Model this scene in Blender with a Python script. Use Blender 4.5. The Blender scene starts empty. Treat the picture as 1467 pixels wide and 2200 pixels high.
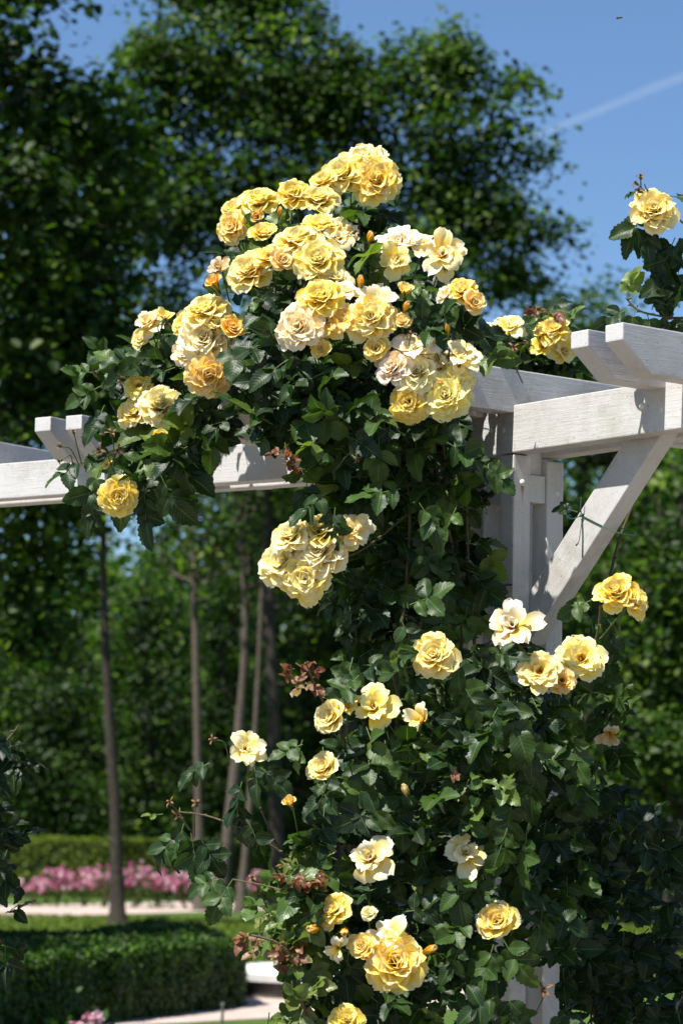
import bpy, bmesh, math, random
import numpy as np
from mathutils import Vector, Matrix, Quaternion

R = math.radians
rng = np.random.default_rng(7)
random.seed(7)
sc = bpy.context.scene
col = sc.collection

# ------------------------------------------------------------------ camera
W0, H0, FPX, CAMH = 1467.0, 2200.0, 6000.0, 1.5
PITCH, ROLL = math.atan(690.0 / FPX), 0.017
cd = bpy.data.cameras.new('camera')
cam = bpy.data.objects.new('camera', cd)
col.objects.link(cam)
sc.camera = cam
cam.location = (0, 0, CAMH)
fw = Vector((0, math.cos(PITCH), math.sin(PITCH)))
r0 = Vector((1, 0, 0)); u0 = r0.cross(fw)
cr = r0 * math.cos(ROLL) + u0 * math.sin(ROLL)
cu = -r0 * math.sin(ROLL) + u0 * math.cos(ROLL)
cam.rotation_euler = Matrix((cr, cu, -fw)).transposed().to_euler()
cd.sensor_fit = 'HORIZONTAL'; cd.sensor_width = 24.0; cd.lens = 24.0 * FPX / W0
cd.clip_start = 0.1; cd.clip_end = 20000
cd.dof.use_dof = True; cd.dof.focus_distance = 7.9; cd.dof.aperture_fstop = 5.0

# ------------------------------------------------------------------ light
RD = Vector((math.sin(R(52)), math.cos(R(52)), 0))       # along the rafters, away from the camera
BD = Vector((math.sin(R(38)), -math.cos(R(38)), 0)); BD = Vector((RD.y, -RD.x, 0))   # along the near beam, to the right and nearer
SUN_EL = 61.0
sh = (-RD) * math.cos(R(4)) + BD * math.sin(R(4))
sdir = Vector((sh.x * math.cos(R(SUN_EL)), sh.y * math.cos(R(SUN_EL)), math.sin(R(SUN_EL))))
sl = bpy.data.lights.new('sun', 'SUN'); sl.energy = 5.0; sl.angle = R(0.5); sl.color = (1.0, 0.955, 0.90)
so = bpy.data.objects.new('sun', sl); col.objects.link(so)
so.rotation_euler = sdir.to_track_quat('Z', 'Y').to_euler()
w = bpy.data.worlds.new('World'); sc.world = w; w.use_nodes = True
nt = w.node_tree; nt.nodes.clear()
sky = nt.nodes.new('ShaderNodeTexSky'); sky.sky_type = 'NISHITA'; sky.sun_disc = False
sky.sun_elevation = R(SUN_EL); sky.sun_rotation = math.atan2(sdir.x, sdir.y)
sky.air_density = 1.0; sky.dust_density = 0.2; sky.ozone_density = 3.5
bg = nt.nodes.new('ShaderNodeBackground'); bg.inputs[1].default_value = 0.065
wo = nt.nodes.new('ShaderNodeOutputWorld')
tint = nt.nodes.new('ShaderNodeMix'); tint.data_type = 'RGBA'; tint.blend_type = 'MULTIPLY'; tint.inputs[0].default_value = 1.0
tint.inputs[7].default_value = (0.84, 0.97, 1.10, 1)
nt.links.new(sky.outputs[0], tint.inputs[6]); nt.links.new(tint.outputs[2], bg.inputs[0]); nt.links.new(bg.outputs[0], wo.inputs[0])
sc.view_settings.view_transform = 'Standard'; sc.view_settings.look = 'None'
sc.view_settings.exposure = 0.95; sc.view_settings.gamma = 1.0
sc.view_settings.use_curve_mapping = False
sc.cycles.max_bounces = 7; sc.cycles.diffuse_bounces = 4; sc.cycles.transmission_bounces = 5
sc.cycles.transparent_max_bounces = 8; sc.cycles.volume_bounces = 0


# ------------------------------------------------------------------ helpers
def ray(px, py):
    return fw + cr * ((px - W0 / 2) / FPX) - cu * ((py - H0 / 2) / FPX)

def at(px, py, Y):                      # the world point seen at a photo pixel, Y metres in front
    v = ray(px, py)
    return Vector((0, 0, CAMH)) + v * (Y / v.y)

def onz(px, py, z):
    v = ray(px, py)
    return Vector((0, 0, CAMH)) + v * ((z - CAMH) / v.z)

def tag(o, label=None, cat=None, group=None, kind=None):
    if label: o['label'] = label
    if cat: o['category'] = cat
    if group: o['group'] = group
    if kind: o['kind'] = kind
    return o

def empty(name, loc, label=None, cat=None, group=None):
    o = bpy.data.objects.new(name, None); col.objects.link(o)
    o.location = loc; o.empty_display_size = 0.1
    return tag(o, label, cat, group)

def put(name, me, parent=None, at_world=True):
    o = bpy.data.objects.new(name, me); col.objects.link(o)
    if parent is not None:
        o.parent = parent
        if at_world: o.location = -Vector(world_loc(parent))
    return o

def world_loc(o):
    v = Vector((0, 0, 0))
    while o is not None:
        v = v + Vector(o.location); o = o.parent
    return v

def np_mesh(name, V, F, mat, attr=None, smooth=True):
    V = np.asarray(V, dtype=np.float32); F = np.asarray(F, dtype=np.int32)
    k = F.shape[1]
    me = bpy.data.meshes.new(name)
    me.vertices.add(len(V)); me.vertices.foreach_set('co', V.ravel())
    me.loops.add(F.size); me.loops.foreach_set('vertex_index', F.ravel())
    me.polygons.add(len(F))
    me.polygons.foreach_set('loop_start', np.arange(0, F.size, k, dtype=np.int32))
    me.polygons.foreach_set('loop_total', np.full(len(F), k, dtype=np.int32))
    me.update(calc_edges=True)
    if smooth: me.polygons.foreach_set('use_smooth', np.ones(len(F), dtype=bool))
    if attr is not None:
        a = me.attributes.new('lf', 'FLOAT_COLOR', 'POINT')
        A = np.ones((len(V), 4), dtype=np.float32); A[:, :3] = attr
        a.data.foreach_set('color', A.ravel())
    me.materials.append(mat)
    return me

def bm_mesh(name, bm, mat, smooth=False):
    me = bpy.data.meshes.new(name); bm.to_mesh(me); bm.free()
    me.materials.append(mat)
    if smooth: me.polygons.foreach_set('use_smooth', np.ones(len(me.polygons), dtype=bool))
    return me

def box_bm(o, a, b, c, bev=0.004, bm=None):
    """box from corner o along the three vectors a, b, c"""
    bm2 = bmesh.new()
    o, a, b, c = Vector(o), Vector(a), Vector(b), Vector(c)
    vs = [bm2.verts.new(o + a * i + b * j + c * k) for i in (0, 1) for j in (0, 1) for k in (0, 1)]
    for f in ((0, 1, 3, 2), (4, 6, 7, 5), (0, 4, 5, 1), (2, 3, 7, 6), (0, 2, 6, 4), (1, 5, 7, 3)):
        bm2.faces.new([vs[i] for i in f])
    bmesh.ops.recalc_face_normals(bm2, faces=bm2.faces)
    if bev: bmesh.ops.bevel(bm2, geom=list(bm2.edges), offset=bev, segments=2, affect='EDGES', profile=0.6)
    if bm is None: return bm2
    me = bpy.data.meshes.new('t'); bm2.to_mesh(me); bm2.free(); bm.from_mesh(me); bpy.data.meshes.remove(me)
    return bm

def prism_bm(poly, depth, bev=0.004):
    """closed polygon of 3-D points pushed along a vector"""
    bm = bmesh.new(); d = Vector(depth)
    a = [bm.verts.new(p) for p in poly]; b = [bm.verts.new(Vector(p) + d) for p in poly]
    bm.faces.new(a); bm.faces.new(b[::-1]); n = len(poly)
    for i in range(n): bm.faces.new((a[i], a[(i + 1) % n], b[(i + 1) % n], b[i]))
    bmesh.ops.recalc_face_normals(bm, faces=bm.faces)
    if bev: bmesh.ops.bevel(bm, geom=list(bm.edges), offset=bev, segments=2, affect='EDGES', profile=0.6)
    return bm

def tube_np(pts, rad, n=7, wob=0.0):
    """verts and quads of a tapered tube along points"""
    P = np.array([tuple(p) for p in pts], dtype=float); m = len(P)
    rad = np.broadcast_to(np.asarray(rad, dtype=float), (m,)) if np.ndim(rad) else np.full(m, rad)
    T = np.gradient(P, axis=0); T /= np.linalg.norm(T, axis=1)[:, None] + 1e-9
    up = np.array([0.31, 0.11, 0.94]) if abs(T[0, 2]) < 0.8 else np.array([0.9, 0.3, 0.1])
    V = []
    for i in range(m):
        s = np.cross(T[i], up); s /= np.linalg.norm(s) + 1e-9; t = np.cross(T[i], s)
        a = np.linspace(0, 2 * np.pi, n, endpoint=False)
        rr = rad[i] * (1 + wob * rng.normal(size=n))
        V.append(P[i] + (np.cos(a) * rr)[:, None] * s + (np.sin(a) * rr)[:, None] * t)
    V = np.concatenate(V)
    F = [[i * n + j, i * n + (j + 1) % n, (i + 1) * n + (j + 1) % n, (i + 1) * n + j] for i in range(m - 1) for j in range(n)]
    return V, np.array(F)

def smooth_path(pts, sub=6):
    P = [Vector(p) for p in pts]; out = []
    for i in range(len(P) - 1):
        p0 = P[max(i - 1, 0)]; p1 = P[i]; p2 = P[i + 1]; p3 = P[min(i + 2, len(P) - 1)]
        for k in range(sub):
            t = k / sub
            out.append(0.5 * ((2 * p1) + (p2 - p0) * t + (2 * p0 - 5 * p1 + 4 * p2 - p3) * t * t + (3 * p1 - p0 - 3 * p2 + p3) * t ** 3))
    out.append(P[-1]); return out

class Acc:                              # gathers pieces of ONE part
    def __init__(s): s.V = []; s.F = []; s.A = []; s.n = 0
    def add(s, V, F, A=None):
        s.V.append(V); s.F.append(np.asarray(F) + s.n); s.n += len(V)
        s.A.append(np.zeros((len(V), 3)) if A is None else A)
    def mesh(s, name, mat):
        return np_mesh(name, np.concatenate(s.V), np.concatenate(s.F), mat, np.concatenate(s.A))

# ------------------------------------------------------------------ materials
class NG:
    def __init__(s, name):
        s.m = bpy.data.materials.new(name); s.m.use_nodes = True; s.t = s.m.node_tree; s.t.nodes.clear()
        s.out = s.t.nodes.new('ShaderNodeOutputMaterial')
    def n(s, typ, **kw):
        nd = s.t.nodes.new(typ)
        for k, v in kw.items(): setattr(nd, k, v)
        return nd
    def l(s, a, b): s.t.links.new(a, b)
    def math(s, op, a, b=None, c=None, clamp=False):
        nd = s.n('ShaderNodeMath', operation=op); nd.use_clamp = clamp
        for i, x in enumerate((a, b, c)):
            if x is None: continue
            if isinstance(x, (int, float)): nd.inputs[i].default_value = x
            else: s.l(x, nd.inputs[i])
        return nd.outputs[0]
    def ramp(s, fac, stops, interp='LINEAR'):
        nd = s.n('ShaderNodeValToRGB'); e = nd.color_ramp; e.interpolation = interp
        while len(e.elements) > 1: e.elements.remove(e.elements[0])
        e.elements[0].position = stops[0][0]; e.elements[0].color = (*stops[0][1], 1)
        for p, c in stops[1:]:
            x = e.elements.new(p); x.color = (*c, 1)
        s.l(fac, nd.inputs[0]); return nd.outputs[0]
    def noise(s, scale, detail=4, rough=0.55, vec=None, dist=0.0):
        nd = s.n('ShaderNodeTexNoise'); nd.inputs['Scale'].default_value = scale
        nd.inputs['Detail'].default_value = detail; nd.inputs['Roughness'].default_value = rough
        nd.inputs['Distortion'].default_value = dist
        if vec is not None: s.l(vec, nd.inputs['Vector'])
        return nd.outputs[0]
    def obj(s): return s.n('ShaderNodeTexCoord').outputs['Object']
    def mix(s, fac, a, b, mode='MIX'):
        nd = s.n('ShaderNodeMix', data_type='RGBA', blend_type=mode)
        for sock, x in ((nd.inputs[0], fac), (nd.inputs[6], a), (nd.inputs[7], b)):
            if isinstance(x, (int, float)): sock.default_value = x
            elif isinstance(x, tuple): sock.default_value = (*x, 1)
            else: s.l(x, sock)
        return nd.outputs[2]
    def princ(s, base, rough=0.5, spec=0.5, bump=None, bstr=0.3, bdist=0.01, emit=None):
        p = s.n('ShaderNodeBsdfPrincipled')
        if isinstance(base, tuple): p.inputs['Base Color'].default_value = (*base, 1)
        else: s.l(base, p.inputs['Base Color'])
        if isinstance(rough, (int, float)): p.inputs['Roughness'].default_value = rough
        else: s.l(rough, p.inputs['Roughness'])
        p.inputs['Specular IOR Level'].default_value = spec
        if bump is not None:
            b = s.n('ShaderNodeBump'); b.inputs['Strength'].default_value = bstr; b.inputs['Distance'].default_value = bdist
            s.l(bump, b.inputs['Height']); s.l(b.outputs[0], p.inputs['Normal'])
        return p
    def finish(s, sh): s.l(sh, s.out.inputs[0]); return s.m
    def with_translucent(s, p, colr, fac):
        t = s.n('ShaderNodeBsdfTranslucent')
        if isinstance(colr, tuple): t.inputs[0].default_value = (*colr, 1)
        else: s.l(colr, t.inputs[0])
        mx = s.n('ShaderNodeMixShader'); mx.inputs[0].default_value = fac
        s.l(p.outputs[0], mx.inputs[1]); s.l(t.outputs[0], mx.inputs[2]); return mx.outputs[0]

def m_paint(name, d):
    """weathered white paint with brushed grain along the direction d"""
    g = NG(name); c = g.obj(); d = Vector(d).normalized()
    dt = g.n('ShaderNodeVectorMath', operation='DOT_PRODUCT'); g.l(c, dt.inputs[0]); dt.inputs[1].default_value = d
    sc_ = g.n('ShaderNodeVectorMath', operation='SCALE'); sc_.inputs[0].default_value = d * .94; g.l(dt.outputs['Value'], sc_.inputs['Scale'])
    sb = g.n('ShaderNodeVectorMath', operation='SUBTRACT'); g.l(c, sb.inputs[0]); g.l(sc_.outputs[0], sb.inputs[1]); v = sb.outputs[0]
    grain = g.noise(95, 5, .65, v); fine = g.noise(260, 3, .6, v); n1 = g.noise(4.5, 6, .7, c); sp = g.noise(75, 4, .72, c); pit = g.noise(230, 2, .6, c)
    col_ = g.ramp(n1, [(.30, (.38, .365, .325)), (.48, (.495, .488, .468)), (.7, (.545, .54, .525))])
    col_ = g.mix(.8, col_, g.ramp(sp, [(.28, (.42, .38, .30)), (.39, (1, 1, 1))]), 'MULTIPLY')
    col_ = g.mix(.32, col_, g.ramp(grain, [(.30, (.72, .69, .62)), (.44, (1, 1, 1))]), 'MULTIPLY')
    crack = g.ramp(g.noise(20, 8, .78, v, .6), [(.24, (.30, .26, .20)), (.30, (1, 1, 1))])
    col_ = g.mix(.8, col_, crack, 'MULTIPLY')
    algae = g.ramp(g.noise(2.2, 7, .75, c), [(.54, (1, 1, 1)), (.72, (.74, .75, .64))])
    col_ = g.mix(.8, col_, algae, 'MULTIPLY')
    h = g.math('ADD', g.math('MULTIPLY', fine, .6), g.math('ADD', grain, g.math('MULTIPLY', pit, .5)))
    return g.finish(g.princ(col_, .6, .3, h, .30, .004).outputs[0])

def m_simple(name, c1, c2, scale=8, rough=.7, bstr=.3, spec=.3):
    g = NG(name); c = g.obj(); n = g.noise(scale, 6, .65, c)
    return g.finish(g.princ(g.ramp(n, [(.3, c1), (.7, c2)]), rough, spec, n, bstr, .01).outputs[0])

def m_leaf(name, stops, trans, tfac=.25, rough=.36, spec=.5, veins=True):
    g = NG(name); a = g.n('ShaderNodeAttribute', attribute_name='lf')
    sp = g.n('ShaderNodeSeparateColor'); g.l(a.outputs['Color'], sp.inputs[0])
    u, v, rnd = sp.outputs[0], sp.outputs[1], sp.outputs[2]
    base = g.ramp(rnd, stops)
    blotch = g.ramp(g.noise(40, 3, .6, g.obj()), [(.3, (.75, .75, .75)), (.7, (1.15, 1.15, 1.1))])
    base = g.mix(1.0, base, blotch, 'MULTIPLY')
    bump = None
    if veins:
        au = g.math('ABSOLUTE', g.math('SUBTRACT', g.math('MULTIPLY', u, 2.0), 1.0))
        ph = g.math('SUBTRACT', g.math('MULTIPLY', v, 9.0), g.math('MULTIPLY', au, 2.2))
        fr = g.math('ABSOLUTE', g.math('SUBTRACT', g.math('FRACT', ph), .5))
        side = g.math('SUBTRACT', 1.0, g.math('MULTIPLY', fr, 9.0), clamp=True)
        mid = g.math('SUBTRACT', 1.0, g.math('MULTIPLY', au, 14.0), clamp=True)
        vm = g.math('MAXIMUM', g.math('MULTIPLY', side, .45), mid)
        base = g.mix(g.math('MULTIPLY', vm, .5), base, (.16, .24, .08))
        bump = g.math('ADD', g.math('MULTIPLY', vm, -.7), g.math('MULTIPLY', fr, .6))
    p = g.princ(base, rough, spec, bump, .3, .0016)
    tc = g.mix(1.0, base, trans, 'MULTIPLY')
    return g.finish(g.with_translucent(p, tc, tfac))

def m_petal():
    g = NG('rose_petal'); a = g.n('ShaderNodeAttribute', attribute_name='lf')
    sp = g.n('ShaderNodeSeparateColor'); g.l(a.outputs['Color'], sp.inputs[0])
    u, v, rnd = sp.outputs[0], sp.outputs[1], sp.outputs[2]
    oi = g.n('ShaderNodeObjectInfo')
    deep = g.mix(1.0, oi.outputs['Color'], (1.0, .80, .16), 'MULTIPLY')
    f = g.math('ADD', v, g.math('MULTIPLY', g.math('SUBTRACT', rnd, .5), .5))
    f = g.math('ADD', f, g.math('MULTIPLY', g.math('SUBTRACT', g.noise(70, 3, .6, g.obj()), .5), .5))
    mk = g.ramp(f, [(.15, (0, 0, 0)), (.85, (1, 1, 1))])
    base = g.mix(mk, deep, oi.outputs['Color'])
    edge = g.ramp(v, [(.78, (0, 0, 0)), (1.0, (.55, .55, .55))])
    base = g.mix(edge, base, (.95, .89, .74))
    mp = g.n('ShaderNodeCombineXYZ'); g.l(g.math('MULTIPLY', u, 26.0), mp.inputs[0]); g.l(g.math('MULTIPLY', v, 2.0), mp.inputs[1]); g.l(g.math('MULTIPLY', rnd, 30.0), mp.inputs[2])
    st = g.noise(1.0, 3, .6, mp.outputs[0])
    p = g.princ(base, .55, .25, st, .25, .003)
    glow = g.mix(1.0, base, (1.0, .93, .66), 'MULTIPLY')
    return g.finish(g.with_translucent(p, glow, .40))

M = {
    'paint': m_paint('white_paint_upright', (0, 0, 1)), 'paint_beam': m_paint('white_paint_beam', BD), 'paint_rafter': m_paint('white_paint_rafter', RD),
    'petal': m_petal(),
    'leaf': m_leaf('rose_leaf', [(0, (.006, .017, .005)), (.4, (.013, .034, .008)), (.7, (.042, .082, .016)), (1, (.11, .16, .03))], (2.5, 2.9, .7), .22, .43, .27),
    'young': m_leaf('young_rose_leaf', [(0, (.13, .035, .018)), (.45, (.17, .065, .025)), (.7, (.16, .11, .03)), (1, (.10, .13, .03))], (2.0, 1.5, .8), .25, .38, .4),
    'olive': m_leaf('olive_rose_leaf', [(0, (.05, .10, .022)), (.5, (.085, .14, .028)), (1, (.15, .17, .045))], (2.0, 2.2, .8), .25, .38, .45),
    'cane': m_simple('rose_cane', (.05, .045, .02), (.11, .08, .035), 30, .6),
    'stem': m_simple('green_stem', (.05, .085, .022), (.10, .13, .04), 40, .5),
    'calyx': m_simple('rose_calyx', (.04, .09, .02), (.08, .14, .035), 60, .5),
    'stamen': m_simple('stamen', (.35, .13, .01), (.65, .32, .02), 300, .7),
    'dry': m_simple('dry_petal', (.10, .045, .022), (.30, .17, .08), 150, .8),
    'bark': m_simple('bark', (.018, .014, .010), (.055, .044, .033), 14, .9, 1.0),
    'bark_pale': m_simple('pale_bark', (.045, .036, .027), (.115, .094, .072), 12, .9, 1.0),
    'rust': None,
    'metal': m_simple('painted_bolt', (.5, .48, .44), (.72, .71, .68), 90, .4),
    'wire': m_simple('dark_wire', (.02, .02, .018), (.045, .04, .035), 50, .5),
    'twine': m_simple('green_twine', (.012, .07, .045), (.02, .11, .07), 90, .6),
    'stone': m_simple('white_stone', (.66, .65, .62), (.80, .79, .77), 6, .7),
    'dark_stone': m_simple('grey_stone', (.07, .065, .06), (.13, .12, .11), 5, .8),
    'insect': m_simple('insect_body', (.012, .010, .008), (.03, .022, .014), 300, .5),
    'soil': m_simple('soil', (.03, .022, .015), (.07, .05, .035), 20, .95),
}
def bgleaf(name, c0, c1, c2, tr=(2.0, 2.6, .8), tf=.3, rough=.5):
    return m_leaf(name, [(0, c0), (.6, c1), (1, c2)], tr, tf, rough, .2, veins=False)
M['tree_a'] = bgleaf('dark_tree_leaf', (.005, .014, .003), (.032, .066, .009), (.12, .19, .02))
M['tree_b'] = bgleaf('mid_tree_leaf', (.007, .018, .004), (.038, .080, .012), (.12, .18, .03))
M['tree_c'] = bgleaf('bright_tree_leaf', (.006, .016, .003), (.032, .068, .009), (.13, .20, .024))
M['hedge'] = bgleaf('box_hedge_leaf', (.008, .019, .002), (.026, .062, .004), (.085, .170, .012), tf=.10)
M['far_hedge'] = bgleaf('far_hedge_leaf', (.07, .10, .014), (.12, .155, .02), (.17, .20, .03))
M['pink_leaf'] = bgleaf('pink_bush_leaf', (.025, .06, .015), (.045, .09, .02), (.07, .12, .03))

def m_pink():
    g = NG('pink_petal'); oi = g.n('ShaderNodeObjectInfo')
    c = g.ramp(g.math('ADD', g.math('MULTIPLY', oi.outputs['Random'], .6), g.math('MULTIPLY', g.noise(30, 2, .5, g.obj()), .4)),
               [(.25, (.42, .10, .20)), (.5, (.60, .24, .36)), (.75, (.74, .52, .57))])
    return g.finish(g.with_translucent(g.princ(c, .6, .2), c, .3))
M['pink'] = m_pink()

def m_rust():
    g = NG('rust_stain'); c = g.obj(); a = g.n('ShaderNodeAttribute', attribute_name='lf')
    sp = g.n('ShaderNodeSeparateColor'); g.l(a.outputs['Color'], sp.inputs[0])
    n = g.noise(140, 4, .6, c)
    al = g.math('MULTIPLY', sp.outputs[0], g.math('ADD', .35, n), clamp=True)
    p = g.princ(g.ramp(sp.outputs[1], [(0, (.45, .28, .13)), (.75, (.42, .19, .05)), (1, (.16, .05, .015))]), .8, .2)
    t = g.n('ShaderNodeBsdfTransparent'); mx = g.n('ShaderNodeMixShader')
    g.l(al, mx.inputs[0]); g.l(t.outputs[0], mx.inputs[1]); g.l(p.outputs[0], mx.inputs[2])
    return g.finish(mx.outputs[0])
M['rust'] = m_rust()

def m_ground(name, stops, scale, bstr=.6):
    g = NG(name); c = g.obj()
    n = g.noise(scale, 7, .7, c); n2 = g.noise(scale * 14, 3, .7, c)
    f = g.math('ADD', g.math('MULTIPLY', n, .55), g.math('MULTIPLY', n2, .45))
    return g.finish(g.princ(g.ramp(f, stops), .9, .15, f, bstr, .03).outputs[0])
M['grass'] = m_ground('lawn_grass', [(.3, (.03, .06, .010)), (.5, (.055, .10, .018)), (.7, (.09, .135, .03))], 1.5)
M['path_gravel'] = m_ground('beige_gravel', [(.3, (.15, .125, .105)), (.5, (.21, .18, .15)), (.7, (.28, .24, .205))], 3.0)
M['gravel'] = m_ground('pink_gravel', [(.3, (.30, .235, .20)), (.5, (.42, .335, .29)), (.7, (.52, .43, .38))], 3.0)

# ------------------------------------------------------------------ leaf shapes and scatter
def leaf_card():
    V = np.array([[0, 0, 0], [.34, .30, .10], [.26, .72, .06], [0, 1, -.08], [-.26, .72, .06], [-.34, .30, .10]])
    return V, np.array([[0, 1, 2, 3], [0, 3, 4, 5]])

def frames(nrm, dirn):
    n = nrm / (np.linalg.norm(nrm, axis=1)[:, None] + 1e-9)
    y = dirn - n * (dirn * n).sum(1)[:, None]; y /= np.linalg.norm(y, axis=1)[:, None] + 1e-9
    x = np.cross(y, n)
    return np.stack([x, y, n], axis=2)          # columns

def scatter_cards(C, nrm, dirn, size):
    """many small folded leaves at points C: returns V, F, A"""
    V0, F0 = leaf_card(); k = len(V0); N = len(C)
    Rm = frames(nrm, dirn)
    V = np.einsum('nij,kj->nki', Rm, V0) * size[:, None, None] + C[:, None, :]
    F = (F0[None] + (np.arange(N) * k)[:, None, None]).reshape(-1, 4)
    A = np.zeros((N, k, 3)); A[:, :, 2] = np.clip(rng.normal(.5, .22, N), 0, 1)[:, None]
    return V.reshape(-1, 3), F, A.reshape(-1, 3)

def hash3(P, s):                                  # cheap smooth 3-D value noise
    q = P / s; i = np.floor(q).astype(np.int64); f = q - i; f = f * f * (3 - 2 * f)
    def h(a): 
        x = (a[:, 0] * 73856093) ^ (a[:, 1] * 19349663) ^ (a[:, 2] * 83492791)
        x = (x ^ (x >> 13)) * 1274126177; return ((x ^ (x >> 16)) & 0xffff) / 65535.0
    out = 0
    for dx in (0, 1):
        for dy in (0, 1):
            for dz in (0, 1):
                wgt = (f[:, 0] if dx else 1 - f[:, 0]) * (f[:, 1] if dy else 1 - f[:, 1]) * (f[:, 2] if dz else 1 - f[:, 2])
                out = out + wgt * h(i + np.array([dx, dy, dz]))
    return out

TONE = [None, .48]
def crown_points(blobs, clumps_per, clump_r, leaves_per, flat=.5, gap=.38, gscale=1.1, shell=.5):
    """leaf positions in clumps filling ellipsoids (centre, radii)"""
    out = []; outn = []; cen = []; tone = []
    for c, rad in blobs:
        c = np.array(c); rad = np.array(rad)
        vol = rad[0] * rad[1] * rad[2]
        n = max(4, int(clumps_per * vol ** .72))
        d = rng.normal(size=(n * 3, 3)); d /= np.linalg.norm(d, axis=1)[:, None]
        rr = rng.random(n * 3) ** shell
        P = c + d * rr[:, None] * rad
        keep = hash3(P + 50, gscale) > gap
        P = P[keep][:n]; d = d[keep][:n]
        m = len(P)
        L = rng.normal(size=(m, leaves_per, 3)) * np.array([1, 1, flat]) * clump_r * (.6 + .8 * rng.random((m, 1, 1)))
        L[:, :, 2] -= .25 * (L[:, :, 0] ** 2 + L[:, :, 1] ** 2) / clump_r
        out.append((P[:, None, :] + L).reshape(-1, 3))
        nn = np.array([0, 0, .9]) + .5 * d[:, None, :] + .55 * rng.normal(size=(m, leaves_per, 3))
        outn.append(nn.reshape(-1, 3)); cen.append(P)
        tone.append(np.clip(np.repeat(rng.normal(TONE[1], .24, m), leaves_per) + rng.normal(0, .10, m * leaves_per), 0, 1))  # clump tones paint random sunlit highlights and dark clumps into leaf colour
    TONE[0] = np.concatenate(tone)
    return np.concatenate(out), np.concatenate(outn), np.concatenate(cen)

def pxblob(px, py, Y, rx, ry, rd):
    c = at(px, py, Y); k = Y / FPX
    return (tuple(c), (rx * k, rd, ry * k))

def make_tree(name, label, base, trunk_pts, trunk_r, blobs, mat, bark, clumps=26, clump_r=.33, lper=34, size=.13,
              gap=.36, gscale=1.1, group='trees beyond the rose garden', limbs=True, shell=.5, flat=.5):
    root = empty(name, base, label, 'tree', group)
    pts = smooth_path(trunk_pts, 5); n = len(pts)
    acc = Acc(); V, F = tube_np(pts, np.linspace(trunk_r, trunk_r * .35, n) * (1 + .05 * rng.normal(size=n)) * (1 + .7 * np.exp(-np.arange(n) * .9)), 12, .05)
    acc.add(V, F)
    P, N, cen = crown_points(blobs, clumps, clump_r, lper, flat, gap, gscale, shell)
    if limbs:
        pa = np.array([tuple(p) for p in pts])
        sel = cen[rng.permutation(len(cen))[:min(46, len(cen))]]
        for c in sel:
            lo = pa[pa[:, 2] < c[2] - .3]
            if len(lo) == 0: continue
            dd = np.linalg.norm(lo - c, axis=1) + .35 * np.abs(lo[:, 2] - c[2] + 1.2)
            b = lo[int(np.argmin(dd))]
            mid = b * .5 + c * .5 + np.array([0, 0, -.12 * np.linalg.norm(c - b)]) + rng.normal(size=3) * .12
            r1 = trunk_r * .30
            V, F = tube_np(smooth_path([Vector(b), Vector(mid), Vector(c)], 5), np.linspace(r1, .012, 11), 5, .03); acc.add(V, F)
    tr = put('trunk', acc.mesh('trunk', bark), root)
    dirn = rng.normal(size=P.shape); dirn[:, 2] -= .5
    V, F, A = scatter_cards(P, N, dirn, size * (.6 + .7 * rng.random(len(P))))
    A[:, 2] = np.repeat(TONE[0], 6)
    put('crown', np_mesh('crown', V, F, mat, A, smooth=False), root)
    return root

def inpoly(P, poly):
    x, y = P[:, 0], P[:, 1]; c = np.zeros(len(P), bool); n = len(poly); j = n - 1
    for i in range(n):
        xi, yi = poly[i]; xj, yj = poly[j]
        c ^= ((yi > y) != (yj > y)) & (x < (xj - xi) * (y - yi) / (yj - yi + 1e-9) + xi); j = i
    return c

# ================================================================== SETTING: ground
def sheet(name, pts, z, mat, div=0):
    bm = bmesh.new(); vs = [bm.verts.new((p[0], p[1], z)) for p in pts]; f = bm.faces.new(vs)
    if f.normal.z < 0: bmesh.ops.reverse_faces(bm, faces=[f])
    bm.normal_update()
    if bm.faces[:][0].normal.z < 0: bmesh.ops.reverse_faces(bm, faces=bm.faces)
    return tag(put(name, bm_mesh(name, bm, mat)), kind='structure')
sheet('lawn', [(-3000, -60), (3000, -60), (3000, 6000), (-3000, 6000)], 0.0, M['grass'])
sheet('garden_path', [(-30, -40), (30, -40), (30, 20.6), (-30, 18.6)], 0.005, M['path_gravel'])
def gpt(px, py): return onz(px, py, 0.0)
a, b = gpt(235, 2208), gpt(560, 2191); dr = (b - a).normalized()
a2, b2 = a - dr * 9, b + dr * 3.2
sheet('near_path', [a2, b2, b2 + Vector((-.6, 7.2, 0)), a2 + Vector((-.6, 7.2, 0))], 0.006, M['gravel'])
a, b = gpt(40, 1972), gpt(440, 1960); dr = (b - a).normalized(); n_ = Vector((-dr.y, dr.x, 0))
a2, b2 = a - dr * 25, b + dr * 45
sheet('far_path', [a2, b2, b2 + n_ * 4.2, a2 + n_ * 4.2], 0.006, M['gravel'])

# grass blades along the sunny strip of lawn between the box hedge and the far path
gp = np.stack([rng.uniform(-6.5, 8, 30000), rng.uniform(30, 48, 30000), np.zeros(30000)], 1)
gp[:, 2] += .01
V, F, A = scatter_cards(gp, np.stack([rng.normal(size=30000), rng.normal(size=30000), .3 * np.ones(30000)], 1),
                        np.stack([.4 * rng.normal(size=30000), .4 * rng.normal(size=30000), np.ones(30000)], 1), rng.uniform(.03, .07, 30000))
tag(put('grass', np_mesh('grass', V, F, M['far_hedge'], A, False)), kind='stuff')

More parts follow.
